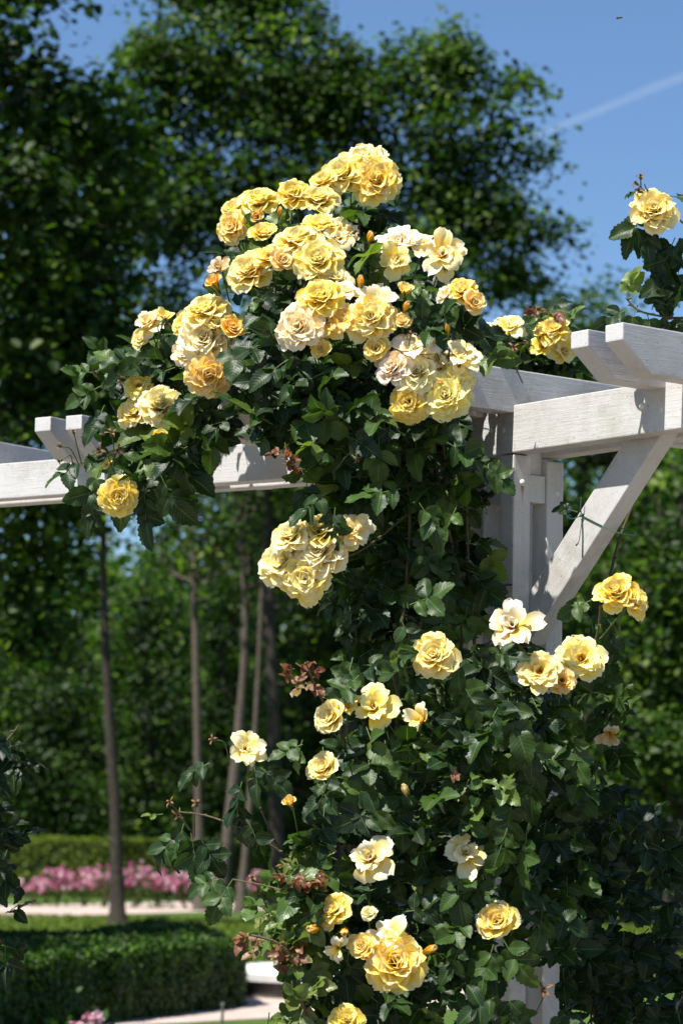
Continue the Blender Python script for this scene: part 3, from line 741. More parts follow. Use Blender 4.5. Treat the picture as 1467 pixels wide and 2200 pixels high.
def rose_mesh(kind, seed):
    """returns petals mesh, calyx mesh, stamens mesh or None; radius about one"""
    q = np.random.default_rng(seed); acc = Acc(); D = math.radians
    def add(L, W, a, b, tip, cup, ruf, phi, r_0, z_0, notch=.06):
        acc.add(*petal(L, W, D(a), D(b), D(tip), cup, ruf, q.uniform(0, 6), phi, r_0, z_0, q.random(), notch=notch))
    open_c = False
    if kind == 'full':
        N = int(q.integers(30, 42)); ph0 = q.uniform(0, 6)
        eye = [(q.normal() * .14, q.normal() * .14) for _ in range(3)]
        for k in range(N):
            f = (k + .5) / N; phi = ph0 + k * 2.39996 + q.normal() * .22
            L = .52 + .40 * f + q.normal() * .04; W = .46 + .46 * f + q.normal() * .05
            a = -6 + 66 * f ** .9 + q.normal() * 7; b = 6 + 96 * f ** .85 + q.normal() * 9
            add(L, W, a, b, 14 + 26 * f + q.normal() * 10, 1.0 - .5 * f, .05 + .04 * f, phi, .02 + .11 * f, .10 * (1 - f), .05)
    elif kind == 'cup':
        N = int(q.integers(26, 32)); ph0 = q.uniform(0, 6)
        for k in range(N):
            f = (k + .5) / N; phi = ph0 + k * 2.39996 + q.normal() * .18
            L = .55 + .38 * f + q.normal() * .03; W = .55 + .50 * f + q.normal() * .05
            a = -2 + 50 * f + q.normal() * 5; b = 2 + 74 * f ** 1.1 + q.normal() * 7
            add(L, W, a, b, 10 + 34 * f + q.normal() * 9, .9 - .4 * f, .05 + .04 * f, phi, .02 + .08 * f, .05 * (1 - f), .03)
    elif kind == 'open':
        open_c = True; ph0 = q.uniform(0, 6)
        for n, L, W, a, b, tip, cup in ((7, .98, .86, 62, 88, 18, .3), (7, .86, .74, 48, 72, 20, .4), (6, .70, .60, 32, 56, 22, .5), (5, .48, .42, 14, 36, 20, .6)):
            for k in range(n):
                add(L * (1 + .06 * q.normal()), W * (1 + .06 * q.normal()), a + 7 * q.normal(), b + 8 * q.normal(), tip + 10 * q.normal(), cup, .07, ph0 + k * 6.283 / n + .2 * q.normal(), .08, .0, .06)
            ph0 += .45
    elif kind == 'loose':
        open_c = True; ph0 = q.uniform(0, 6)
        for n, L, W, a, b, tip, cup in ((6, 1.05, .92, 58, 96, 16, .25), (5, .82, .70, 40, 78, 26, .4), (6, .58, .50, 16, 46, 26, .7), (5, .46, .40, 4, 24, 20, .9)):
            for k in range(n):
                if q.random() < .10: continue
                add(L * (1 + .12 * q.normal()), W * (1 + .08 * q.normal()), a + 16 * q.normal(), b + 18 * q.normal(), tip + 16 * q.normal(), cup, .08, ph0 + k * 6.283 / n + .3 * q.normal(), .06, .0, .09)
            ph0 += .6
    elif kind == 'falling':                 # a few long petals left, hanging
        for k in range(7):
            add(.95 + .12 * q.normal(), .62, 30 + 25 * q.normal(), 80 + 30 * q.normal(), 30, .5, .08, k * .9 + .3 * q.normal(), .05, 0, .08)
    elif kind == 'half':                    # half opened bud
        for k in range(9):
            f = k / 8; add(.9 + .2 * f, .55 + .3 * f, 2 + 14 * f, 8 + 34 * f + 5 * q.normal(), 10 + 34 * f, .95 - .3 * f, .05, k * 2.4, .02 + .05 * f, 0, .02)
    elif kind == 'bud':
        for k in range(6):
            f = k / 5; add(1.5, .62 + .1 * f, 14 + 2 * f, -8 + 4 * f, -10, 1.0, .02, k * 2.4, .04 + .03 * f, 0, .0)
    pm = acc.mesh('rose_flower', M['petal'])
    ca = Acc(); n = 12
    prof = [(.03, -.42), (.12, -.34), (.15, -.2), (.13, -.06), (.16, .03), (.05, .08)]
    V = np.array([[r * math.cos(t), r * math.sin(t), z] for r, z in prof for t in np.linspace(0, 6.283, n, endpoint=False)])
    F = [[i * n + j, i * n + (j + 1) % n, (i + 1) * n + (j + 1) % n, (i + 1) * n + j] for i in range(len(prof) - 1) for j in range(n)]
    ca.add(V, np.array(F))
    bb_ = kind in ('bud', 'half')
    for k in range(5):
        V, F, A = petal(.55 if not bb_ else .95, .2, D(70 if not bb_ else 26), D(120 if not bb_ else 12), D(10), .3, .02, k, k * 1.2566, .1, -.02, .5, 4, 5, -.5)
        ca.add(V, F)
    cm = ca.mesh('calyx', M['calyx'])
    sm = None
    if open_c:
        st = Acc()
        for k in range(34):
            t = q.uniform(0, 6.28); e = q.uniform(.06, .2); h = q.uniform(.16, .30)
            p1 = np.array([.04 * math.cos(t), .04 * math.sin(t), .03]); p2 = np.array([e * math.cos(t), e * math.sin(t), h])
            V, F = tube_np([p1, (p1 + p2) / 2 + [0, 0, .03], p2, p2 + [.015, 0, .02], p2 + [.02, .01, .04]], [.008, .008, .008, .03, .012], 5); st.add(V, F)
        sm = st.mesh('stamens', M['stamen'])
    return pm, cm, sm

VAR = {'full': [rose_mesh('full', s) for s in range(8)], 'cup': [rose_mesh('cup', 20 + s) for s in range(5)],
       'open': [rose_mesh('open', 40 + s) for s in range(5)], 'loose': [rose_mesh('loose', 60 + s) for s in range(6)],
       'falling': [rose_mesh('falling', 80 + s) for s in range(3)], 'half': [rose_mesh('half', 90 + s) for s in range(3)],
       'bud': [rose_mesh('bud', 95 + s) for s in range(2)]}
COLS = {'y': (.96, .79, .17), 'p': (.96, .86, .34), 'c': (.96, .89, .56), 'w': (.94, .90, .74), 'k': (.95, .85, .66), 'g': (.94, .62, .05), 'a': (.96, .75, .24), 'd': (.66, .54, .33)}

def Df(px, py):
    """how far off the front of the rose foliage stands at a photo pixel"""
    d = 7.55
    if px < 620: d += (620 - px) / 620 * 1.35
    if py < 650: d += (650 - py) / 300 * .42
    if py > 1400: d += -.08 - (py - 1400) / 800 * .12
    if px > 1120: d += (px - 1120) / 300 * .55
    return d

SUNV = sdir.normalized()
def spin(face, a):
    return face.to_track_quat('Z', 'Y') @ Quaternion((0, 0, 1), a)

def stalk_on(o, V, F, rl):
    """a stalk that is a sub-part of its bloom: built in world space, carried into the bloom's frame"""
    mw = Matrix.LocRotScale(Vector(o.location) + rl, o.rotation_quaternion, o.scale)
    s_ = put('stalk', np_mesh('stalk', V, F, M['stem']), o, False); s_.matrix_parent_inverse = mw.inverted()
def add_flower(root, px, py, dia, kind, colr, face=None, Y=None, name='rose_flower', label=None, stem=True):
    Y = Df(px, py) if Y is None else Y
    c = at(px, py, Y); s = dia / FPX * Y * .5
    vr = VAR[kind]; pm, cm, sm = vr[int(rng.integers(len(vr)))]
    if face is None: face = (rng.normal() * .35 - .12, rng.normal() * .3 + .22)
    f = (cr * face[0] - Vector((0, 1, 0)) + cu * face[1]).normalized()
    if len(face) > 2: f = (cr * face[0] - Vector((0, face[2], 0)) + cu * face[1]).normalized()
    f = (f + SUNV * .30).normalized(); s *= {'full': 1.27, 'cup': 1.22, 'bud': 1.0}.get(kind, 1.17)
    fac = {'full': .95, 'cup': .98, 'open': 1.06, 'loose': 1.06, 'falling': 1.0, 'half': .8, 'bud': .75}[kind]
    o = put(name, pm, root, False); rl = Vector(root.location)
    o.location = c - f * (s * .35) - rl
    o.rotation_mode = 'QUATERNION'; o.rotation_quaternion = spin(f, rng.uniform(0, 6.28)); k = s / fac
    o.scale = (k * rng.uniform(.96, 1.06), k * rng.uniform(.94, 1.04), k * 1.14)
    cc = COLS[colr]; j = 1 + rng.normal() * .03
    o.color = (min(cc[0] * j, .95), min(cc[1] * j, .92), cc[2] * (1 + rng.normal() * .1), 1)
    if label: o['label'] = label
    put('calyx', cm, o, False)
    if sm: put('stamens', sm, o, False)
    if stem:
        b = c - f * (s * .35 + .35 * k); e = b - f * .05 + Vector((rng.normal() * .02, .05, -.05)); e2 = e + Vector((rng.normal() * .02, .09, -.01))
        V, F = tube_np(smooth_path([b, e, e2], 4), .0022 if name == 'rose_flower' else .0016, 5)
        stalk_on(o, V, F, rl)
    return o

gb = at(1060, 1700, 7.95); gb.z = 0
rose = empty('climbing_rose', gb, 'large climbing rose with many yellow blooms covering the white post and mounded over the beams', 'climbing rose', 'climbing roses on the pergola')
FL = [  # px, py, diameter px, kind, colour, (facing right, up)
 (785, 345, 88, 'full', 'c', (-.1, .9)), (738, 373, 88, 'full', 'p', (-.45, .25)), (808, 388, 90, 'full', 'y', (.15, -.05)), (695, 390, 60, 'cup', 'y', (-.3, .7)),
 (631, 416, 66, 'full', 'y', (-.1, .3)), (683, 428, 76, 'full', 'p', (.0, .75)), (558, 432, 84, 'full', 'p', (.05, 1.1)), (506, 450, 62, 'cup', 'y', (-.5, .8)),
 (499, 486, 66, 'full', 'a', (-.45, -.1)), (553, 466, 36, 'half', 'g', (0, -.3)), (566, 502, 60, 'cup', 'y', (.1, .7)),
 (535, 582, 86, 'full', 'p', (-.35, .25)), (578, 548, 70, 'open', 'y', (-.1, .75)), (608, 560, 60, 'cup', 'a', (.2, .1)), (640, 518, 92, 'full', 'p', (-.15, .9)),
 (690, 488, 82, 'full', 'p', (.0, 1.1)), (726, 508, 80, 'loose', 'c', (.3, .5)), (683, 560, 96, 'full', 'p', (.05, .1)), (750, 494, 40, 'falling', 'k', (.6, .6)),
 (468, 572, 50, 'loose', 'd', (-.5, .2)), (464, 616, 46, 'half', 'g', (-.4, .5)),
 (858, 515, 92, 'loose', 'w', (-.2, .7)), (852, 556, 66, 'loose', 'c', (-.3, -.2)), (905, 520, 66, 'loose', 'k', (.1, .9)), (950, 543, 94, 'loose', 'c', (.15, .1)),
 (993, 626, 62, 'full', 'y', (-.2, .35)), (1018, 650, 54, 'cup', 'a', (.4, -.1)), (957, 632, 40, 'loose', 'w', (-.4, .1)),
 (645, 702, 92, 'full', 'k', (-.35, -.05)), (690, 640, 84, 'full', 'y', (-.1, .5)), (702, 688, 72, 'loose', 'a', (.1, -.3)), (742, 622, 66, 'loose', 'k', (-.1, .8)),
 (806, 640, 78, 'loose', 'c', (.35, .6)), (796, 682, 94, 'full', 'p', (.1, .0)), (738, 682, 60, 'loose', 'a', (-.1, .0)),
 (870, 632, 42, 'half', 'y', (.2, .5)), (866, 690, 40, 'cup', 'a', (.1, .3)), (808, 748, 54, 'cup', 'y', (0, -.2)), (690, 748, 44, 'cup', 'y', (-.1, -.3)),
 (442, 668, 82, 'full', 'p', (-.2, .9)), (404, 697, 72, 'cup', 'y', (-.7, .3)), (441, 728, 98, 'full', 'c', (.05, .0)), (500, 705, 56, 'cup', 'g', (.4, .2)),
 (403, 757, 66, 'full', 'k', (-.6, -.2)), (449, 804, 86, 'full', 'a', (.15, -.45)), (315, 690, 72, 'loose', 'c', (-.3, .6)), (352, 680, 46, 'falling', 'p', (.3, .5)), (306, 727, 48, 'cup', 'p', (-.5, -.1)),
 (297, 826, 66, 'open', 'p', (-.2, .2)), (345, 870, 88, 'full', 'c', (.1, .3)), (290, 886, 70, 'full', 'p', (-.4, .2)), (345, 938, 36, 'cup', 'y', (.2, -.3), 8.02), (255, 1066, 72, 'full', 'y', (.1, -.5), 8.12), (232, 996, 26, 'cup', 'y', (-.4, .1)),
 (880, 748, 96, 'loose', 'w', (-.1, .75)), (844, 790, 74, 'full', 'k', (-.55, .0)), (895, 800, 88, 'full', 'c', (.0, .25)), (878, 864, 76, 'full', 'y', (-.1, -.35)),
 (957, 850, 92, 'full', 'p', (.0, -.15)), (988, 762, 76, 'loose', 'c', (.3, .5)), (990, 815, 66, 'loose', 'p', (.5, .1)), (920, 748, 46, 'loose', 'w', (.1, .8)),
 (626, 1152, 80, 'full', 'c', (-.35, .6)), (692, 1140, 80, 'full', 'p', (-.1, .8)), (733, 1152, 78, 'open', 'p', (.15, .25)), (758, 1138, 76, 'loose', 'c', (.45, .35)),
 (685, 1186, 98, 'full', 'c', (-.05, .1)), (608, 1212, 94, 'full', 'c', (-.45, .1)), (657, 1242, 92, 'full', 'p', (-.1, -.35)),
 (934, 1408, 88, 'full', 'p', (-.25, .1)), (1100, 1340, 98, 'loose', 'w', (-.1, .2)), (1158, 1440, 88, 'open', 'p', (-.1, .1)), (1250, 1412, 104, 'open', 'p', (.1, .15)), (1207, 1462, 58, 'open', 'a', (.1, -.1)),
 (801, 1518, 96, 'loose', 'p', (.05, .2)), (712, 1542, 80, 'cup', 'p', (-.7, .1)), (745, 1515, 50, 'loose', 'y', (.1, .8)), (900, 1546, 76, 'falling', 'c', (-.6, -.2)), (697, 1652, 72, 'cup', 'p', (-.6, .4)),
 (529, 1608, 72, 'loose', 'c', (.3, .1)), (625, 1730, 36, 'half', 'g', (-.3, .5)), (792, 1842, 100, 'loose', 'w', (-.1, .2)), (1000, 1830, 88, 'loose', 'c', (.3, .4)),
 (717, 1958, 68, 'full', 'y', (-.6, .3)), (724, 2042, 56, 'falling', 'w', (-.1, -.8)), (850, 2068, 112, 'full', 'y', (.15, .0)), (838, 2012, 80, 'loose', 'w', (.1, .7)), (777, 2035, 58, 'cup', 'y', (-.2, .3)),
 (1068, 1980, 84, 'cup', 'y', (-.05, .15)), (792, 1965, 36, 'cup', 'c', (.1, .6)), (745, 2192, 60, 'full', 'y', (.2, .3)), (1308, 1578, 56, 'falling', 'd', (-.1, -1.2))]
SPECIAL = {(505 if 0 else 724, 2042): 'white drooping petals of a fading bloom', (1308, 1578): 'withered brownish bloom hanging its last petals',
           (645, 702): 'faded pinkish white full bloom', (1100, 1340): 'loose creamy white bloom with two petals spread wide', (858, 515): 'loose white bloom with broad petals',
           (468, 572): 'withered cream bloom', (1207, 1462): 'old golden bloom showing its stamens', (464, 616): 'half open golden bud'}
for px, py, d, k_, c_, fc in ((1325, 1274, 78, 'full', 'y', (-.1, .35)), (1360, 1290, 62, 'full', 'y', (.6, .1))): add_flower(rose, px, py, d, k_, c_, fc, Y=7.42)
for t in ((662, 525, 70, 'full', 'c', (.1, .8)), (722, 600, 62, 'full', 'c', (.2, .5)), (930, 785, 66, 'full', 'c', (.1, .4)), (658, 1192, 76, 'full', 'p', (-.2, .4)), (470, 690, 60, 'full', 'p', (.1, .7)), (768, 350, 70, 'full', 'p', (-.2, .8))):
    add_flower(rose, *t, Y=Df(t[0], t[1]) + .05)
for t in FL: add_flower(rose, *t, label=SPECIAL.get((t[0], t[1])))
for px, py, d, cl, fc in ((795, 525, 26, 'g', (.2, .9)), (775, 620, 26, 'g', (.1, 1.0)), (868, 668, 24, 'g', (.5, .4)), (600, 463, 20, 'g', (.3, .5)), (690, 1999, 32, 'g', (-.9, -.2)), (740, 1996, 30, 'g', (.1, -.6)), (790, 2042, 28, 'g', (0, -.8)),
                          (912, 2047, 30, 'g', (1.0, .1)), (962, 716, 20, 'g', (0, 1.2)), (954, 828, 22, 'g', (-.4, 0)), (875, 1710, 26, 'c', (-.3, .8)), (932, 742, 20, 'g', (-.2, .7))):
    add_flower(rose, px, py, d * 1.35, 'bud', cl, fc, name='rose_bud')

# spent blooms: a hip, a brown tuft and dry sepals
def spent_mesh(seed):
    q = np.random.default_rng(seed); a = Acc(); n = 10
    prof = [(.1, -.9), (.3, -.7), (.42, -.35), (.36, 0), (.3, .1), (.1, .14)]
    V = np.array([[r * math.cos(t), r * math.sin(t), z] for r, z in prof for t in np.linspace(0, 6.283, n, endpoint=False)])
    F = [[i * n + j, i * n + (j + 1) % n, (i + 1) * n + (j + 1) % n, (i + 1) * n + j] for i in range(len(prof) - 1) for j in range(n)]
    a.add(V, np.array(F)); hip = a.mesh('hip', M['calyx'])
    b = Acc()
    for k in range(40):
        t = q.uniform(0, 6.28); e = q.uniform(.1, .5); h = q.uniform(.25, .55)
        p1 = np.array([.15 * math.cos(t), .15 * math.sin(t), .05]); p2 = np.array([e * math.cos(t), e * math.sin(t), h])
        b.add(*tube_np([p1, (p1 + p2) / 2 + [0, 0, .08], p2], [.03, .028, .04], 4))
    for k in range(4):
        V, F, A = petal(1.1 + .3 * q.random(), .45, R(60), R(120 + 30 * q.normal()), R(20), .5, .08, k, k * 1.5 + q.normal() * .3, .15, 0, .5, 4, 5, -.3); b.add(V, F)
    return hip, b.mesh('spent_bloom', M['dry'])
SP = [spent_mesh(s) for s in range(3)]
def add_spent(root, px, py, s, face, Y=None):
    Y = (Df(px, py) - (.16 if px < 310 and py > 900 and py < 1100 else .02)) if Y is None else Y
    c = at(px, py, Y); f = (cr * face[0] - Vector((0, .6, 0)) + cu * face[1]).normalized()
    hip, tuft = SP[int(rng.integers(3))]
    o = put('spent_bloom', tuft, root, False); o.location = c - Vector(root.location); o.rotation_mode = 'QUATERNION'; o.rotation_quaternion = spin(f, rng.uniform(0, 6))
    k = s / FPX * Y * .5; o.scale = (k, k, k); put('hip', hip, o, False)
    b = c - f * k * .9
    V, F = tube_np(smooth_path([b, b - f * .03, b - f * .05 + Vector((.03 * rng.normal(), .05, -.04))], 4), .0018, 5); stalk_on(o, V, F, Vector(root.location))
for px, py, s, fc in ((240, 930, 24, (-.1, 1)), (213, 966, 26, (-.3, .1)), (252, 966, 24, (.2, -.1)), (128, 990, 18, (-1, -.6)), (127, 958, 16, (-1, .2)), (205, 800, 18, (-.8, -.5)), (158, 927, 16, (-.2, 1)), (228, 770, 16, (0, 1)),
                      (262, 815, 22, (-1, .2)), (365, 1724, 22, (-.6, .8)), (383, 1752, 24, (0, 0)), (422, 1728, 22, (.2, 1)), (542, 1887, 22, (-.4, .8)), (458, 1588, 20, (-.8, .3)),
                      (1102, 746, 22, (0, .6)), (1135, 735, 18, (.4, .4)), (963, 766, 24, (.1, .2)), (355, 690, 26, (.4, .2)), (762, 498, 20, (.6, .3)), (1168, 2128, 30, (.0, .4)), (882, 718, 18, (.1, .7)), (765, 985, 18, (.4, -.3))):
    add_spent(rose, px, py, s, fc)

# ---- leaves
def leaflet(seed, nu=4, nv=13):
    q = np.random.default_rng(seed)
    us = np.linspace(-1, 1, nu + 1); vs = np.linspace(0, 1, nv + 1)
    wdt = .36 * np.sin(np.pi * np.clip(vs * .97 + .015, 0, 1) ** .82) ** .72
    fold = q.uniform(.12, .45); droop = q.uniform(.05, .45); wav = q.uniform(.02, .06); ph = q.uniform(0, 6); tw = q.normal() * .35
    V = np.zeros((nv + 1, nu + 1, 3)); A = np.zeros((nv + 1, nu + 1, 3))
    for i, v in enumerate(vs):
        ww = wdt[i] * np.ones(nu + 1)
        saw = 1 + (.075 if i % 2 else -.05); ww[0] *= saw; ww[-1] *= saw
        x = us * ww
        z = np.abs(x) * fold - droop * v ** 2 + wav * np.sin(v * 11 + ph + us * 2) * np.abs(us) + tw * x * v
        yy = v + (.03 if i % 2 else 0) * (np.abs(us) > .9)
        V[i, :, 0] = x; V[i, :, 1] = yy; V[i, :, 2] = z
        A[i, :, 0] = (us + 1) / 2; A[i, :, 1] = v
    F = [[i * (nu + 1) + j, i * (nu + 1) + j + 1, (i + 1) * (nu + 1) + j + 1, (i + 1) * (nu + 1) + j] for i in range(nv) for j in range(nu)]
    return V.reshape(-1, 3), np.array(F), A.reshape(-1, 3)
LEAF = [leaflet(100 + s) for s in range(14)]

def compound(acc, racc, p, dirn, nrm, s, rnd, n=5, jit=.35):
    """rachis with terminal leaflet and pairs; s = length of the terminal leaflet in metres"""
    d = np.array(dirn); d = d / np.linalg.norm(d); nr = np.array(nrm); nr = nr - d * nr.dot(d); nr /= np.linalg.norm(nr) + 1e-9
    x = np.cross(d, nr); L = s * 1.35
    spots = [(1.0, 0, 1.0)]
    if n >= 3: spots += [(.82, 1, .82), (.82, -1, .82)]
    if n >= 5: spots += [(.38, 1, .66), (.38, -1, .66)]
    sag = -.12 * s
    tip = None
    for t, side, k in spots:
        b = p + d * L * t * .62 + np.array([0, 0, sag * t * t])
        a = side * (1.05 + rng.normal() * .16)
        dd = d * math.cos(a) + x * math.sin(a) + rng.normal(size=3) * .14 + np.array([0, 0, -.12])
        nn = nr + rng.normal(size=3) * jit
        Rm = frames(nn[None], dd[None])[0]
        V, F, A = LEAF[int(rng.integers(len(LEAF)))]
        V = (V * s * k * rng.uniform(.85, 1.12)) @ Rm.T + b
        A = A.copy(); A[:, 2] = np.clip(rnd + rng.normal() * .08, 0, 1); acc.add(V, F, A)
    e = p + d * L * .62 + np.array([0, 0, sag])
    V, F = tube_np([p, (p + e) / 2 - np.array([0, 0, sag * .2]), e], [.0016, .0013, .001], 4); acc.add(V, F, np.tile([.5, .5, .85], (len(V), 1)))

CLEAR = [  # bare timber in the photograph: nothing grows in front of it
 [(1108, 870), (1467, 815), (1467, 960), (1400, 1060), (1220, 1330), (1150, 1345), (1108, 1280)], [(1078, 985), (1145, 985), (1145, 1270), (1085, 1270)],
 [(0, 985), (175, 975), (190, 1090), (0, 1100)], [(455, 960), (620, 945), (625, 1050), (455, 1072)], [(1240, 690), (1467, 690), (1467, 830), (1240, 830)],
 [(1030, 800), (1270, 830), (1100, 885), (1000, 880)], [(1040, 890), (1104, 885), (1104, 960), (1048, 965)], [(75, 890), (135, 890), (130, 980), (90, 960)],
 [(1100, 2050), (1205, 2050), (1205, 2170), (1100, 2170)], [(1180, 985), (1215, 985), (1215, 1200), (1180, 1240)], [(135, 885), (200, 885), (200, 922), (135, 930)], [(500, 2040), (612, 2040), (600, 2100), (635, 2155), (500, 2195)], [(1255, 2150), (1285, 2140), (1295, 2190), (1255, 2200)], [(1390, 2120), (1430, 2110), (1440, 2160), (1395, 2155)]]
def pjt(p):
    v = Vector(p) - Vector((0, 0, CAMH)); z = v.dot(fw); return W0 / 2 + FPX * v.dot(cr) / z, H0 / 2 - FPX * v.dot(cu) / z
FLXY = np.array([[t[0], t[1], t[2]] for t in FL], float)

SUNLIT = [(lambda: C0, [(1108, 868), (1375, 822), (1375, 936), (1108, 972)]), (lambda: q0, [(1143, 1258), (1235, 1110), (1335, 1150), (1150, 1352)]), (lambda: C0 + RD * .03, [(1100, 972), (1150, 972), (1150, 1285), (1100, 1285)])]
def shades(p, k=1.0):
    p = Vector(p)
    for o, poly in SUNLIT:
        t = (o() - p).dot(RD) / (-sdir).dot(RD)
        if t > 0:
            h = p - sdir * t
            if inpoly(np.array([pjt(h)]), poly)[0]: return True
    return False
def leaf_region(acc, racc, poly, n, s=(.056, .082), thick=.55, off=0.0, rnd=(.45, .24), front=.5, clear=True, Yf=None, out=(0, -1, .5), pn=(.1, .5, .4), keepfl=True):
    poly = np.array(poly, float); lo, hi = poly.min(0), poly.max(0); k = 0
    while k < n:
        q = rng.uniform(lo, hi)
        if not inpoly(q[None], poly)[0]: continue
        dpt = rng.random() ** (1 / (1 + front)) if front >= 0 else rng.random()
        dpt = 1 - dpt
        Y = (Yf or Df)(q[0], q[1]) + off + dpt * thick
        p = np.array(at(q[0], q[1], Y))
        sl_ = rng.uniform(*s)
        dirn = np.array([rng.normal() * .8, -.5 + rng.normal() * .5, -.35 + rng.normal() * .5])
        nr = np.array(out) + np.array([-.25, -.15, .35]) + rng.normal(size=3) * .5
        tip = p + dirn / np.linalg.norm(dirn) * sl_ * 1.3
        tx, ty = pjt(tip); mx_, my_ = (tx + q[0]) / 2, (ty + q[1]) / 2
        if clear and (shades(p) or shades(tip)) and rng.random() < .97: k += .1; continue
        pts3 = np.array([[tx, ty], q, [mx_, my_]])
        if clear and any(inpoly(pts3, c).any() for c in CLEAR): 
            k += .15; continue
        if keepfl and dpt < .45:
            dd = np.hypot(FLXY[:, 0] - mx_, FLXY[:, 1] - my_)
            if (dd < FLXY[:, 2] * .5 + 14).any(): k += .1; continue
        compound(acc, racc, p, dirn, nr, sl_, np.clip(rng.normal(*rnd), 0, 1), int(rng.choice([3, 5, 5])))
        k += 1

lv, rc = Acc(), Acc()
MOUND = [(468, 610), (478, 500), (540, 455), (620, 440), (700, 440), (740, 410), (830, 430), (850, 500), (900, 580), (985, 640), (1040, 740), (1010, 860), (960, 930), (900, 960), (640, 980), (560, 930), (470, 900), (400, 880), (330, 830), (245, 800), (240, 760), (300, 730), (380, 690), (450, 690)]
leaf_region(lv, rc, MOUND, 520, thick=.75)
leaf_region(lv, rc, [(640, 520), (780, 460), (960, 640), (1030, 740), (1000, 850), (640, 900)], 170, thick=.7, off=.6)  # hidden rear foliage added so the mound shades the lower right
leaf_region(lv, rc, [(255, 765), (330, 740), (430, 800), (480, 880), (450, 930), (400, 1000), (330, 1030), (240, 1030), (200, 985), (225, 880)], 80, thick=.35, s=(.07, .10))
leaf_region(lv, rc, [(640, 950), (1010, 900), (1060, 980), (1060, 1120), (1050, 1230), (1010, 1330), (920, 1370), (770, 1400), (740, 1330), (670, 1270), (780, 1190), (780, 1100), (660, 1090), (650, 1030)], 250, thick=.5, off=.22)
leaf_region(lv, rc, [(740, 1400), (1000, 1380), (1060, 1360), (1150, 1380), (1290, 1350), (1320, 1440), (1330, 1600), (1230, 1760), (1210, 1900), (1180, 2210), (640, 2210), (640, 1900), (640, 1750), (680, 1600), (760, 1570)], 440, thick=.6)
leaf_region(lv, rc, [(1190, 1690), (1330, 1700), (1467, 1780), (1480, 2210), (1180, 2210)], 170, thick=.8, off=.5, rnd=(.12, .15))  # leaf tones lowered: the mound's shade is put into the colour
leaf_region(lv, rc, [(1190, 1960), (1490, 1940), (1490, 2270), (1190, 2270)], 75, thick=.8, off=.5, rnd=(.12, .15))  # same lowered leaf tones, shade carried by colour
leaf_region(lv, rc, [(1150, 1640), (1235, 1640), (1235, 2035), (1150, 2035)], 26, thick=.25, off=.12, rnd=(.35, .2))
leaf_region(lv, rc, [(660, 2000), (900, 1980), (900, 2230), (660, 2230)], 36, thick=.4, off=.15)
leaf_region(lv, rc, [(1040, 700), (1090, 680), (1220, 720), (1290, 800), (1280, 825), (1040, 790)], 34, Yf=lambda x, y: 8.75, thick=.4, clear=True, s=(.06, .09))
# single sprays that stand out against the background
def spray(acc, racc, items, Y=None):
    for px, py, s, dx, dy, *r_ in items:
        yy = (Df(px, py) - .03) if Y is None else Y
        p = np.array(at(px, py, yy)); d = np.array(cr) * dx - np.array(cu) * dy + np.array([0, -.15, 0])
        compound(acc, racc, p, d, np.array([-.35, -.75, .55]) + rng.normal(size=3) * .25, s, r_[0] if r_ else .4, 5 if s > .05 else 3, .25)
spray(lv, rc, [(215, 1010, .095, -.4, 1), (260, 1000, .10, .1, 1), (300, 1010, .095, .3, 1), (205, 1050, .085, -.2, 1), (310, 1060, .085, .1, 1), (345, 1020, .09, .5, 1), (180, 990, .075, -.9, .5), (370, 980, .085, .6, .6),
              (200, 800, .06, -.9, -.1, .7), (215, 830, .065, -.6, .3, .6), (230, 770, .055, -.5, -.6, .6), (225, 870, .07, -.4, .8, .3),
              (450, 1640, .06, -.7, .3), (395, 1770, .075, -.3, 1, .45), (410, 1790, .08, .2, 1, .4), (380, 1790, .07, -.7, .8, .45), (430, 1800, .07, .5, .8, .3), (350, 1750, .035, -1, .0, .9), (520, 1680, .07, -.3, 1, .2), (510, 1720, .07, .1, 1, .2), (530, 1760, .07, .5, .9, .15), (560, 1650, .06, .6, .4, .2),
              (500, 1890, .075, -.5, .7, .6), (470, 1890, .055, -1, .2, .5), (545, 1640, .06, .2, 1, .2), (650, 1600, .055, -.7, .2, .6), (650, 1590, .05, -.3, .9, .7), (1300, 1350, .06, .4, .9, .4), (1270, 1290, .06, -.9, .3, .7), (1300, 1300, .05, .1, 1, .5), (1240, 1100, .045, -.8, -.3, .1),
              (1000, 1480, .08, .5, .8, .5), (1090, 1500, .09, .3, .9, .55), (1070, 1520, .085, -.5, .8, .5), (1200, 1500, .085, .1, 1, .6), (1210, 1580, .08, .5, .9, .65), (1130, 1560, .085, .2, 1, .55), (1150, 1640, .085, -.2, 1, .5), (1060, 1570, .07, -.6, .7, .5),
              (1100, 1720, .08, -.2, 1, .55), (1130, 1790, .075, .0, 1, .65), (1090, 1780, .075, -.4, 1, .6), (980, 1870, .08, .1, 1, .5), (1080, 2020, .08, .5, .7, .7), (1060, 2030, .08, -.3, .9, .6), (990, 2030, .06, -.5, 1, .45), (1090, 2130, .085, .2, 1, .4), (1070, 2140, .075, -.9, .4, .45),
              (880, 1300, .08, .6, -.3, .55), (860, 1330, .075, .5, .9, .5), (700, 1060, .07, -.9, .6, .5), (720, 1090, .07, -.1, 1, .45), (860, 1050, .08, -.9, .1, .6), (900, 1080, .08, .5, .7, .6), (980, 1090, .075, -.5, 1, .6), (1040, 1000, .06, .7, .5, .65), (960, 950, .08, .9, .5, .6)])
put('foliage', lv.mesh('foliage', M['leaf']), rose)
ol = Acc()
leaf_region(ol, rc, [(560, 1900), (640, 1800), (700, 1850), (720, 1930), (680, 2060), (700, 2210), (555, 2210), (590, 2080), (530, 2010)], 95, s=(.045, .07), thick=.3, off=.0, rnd=(.5, .25))
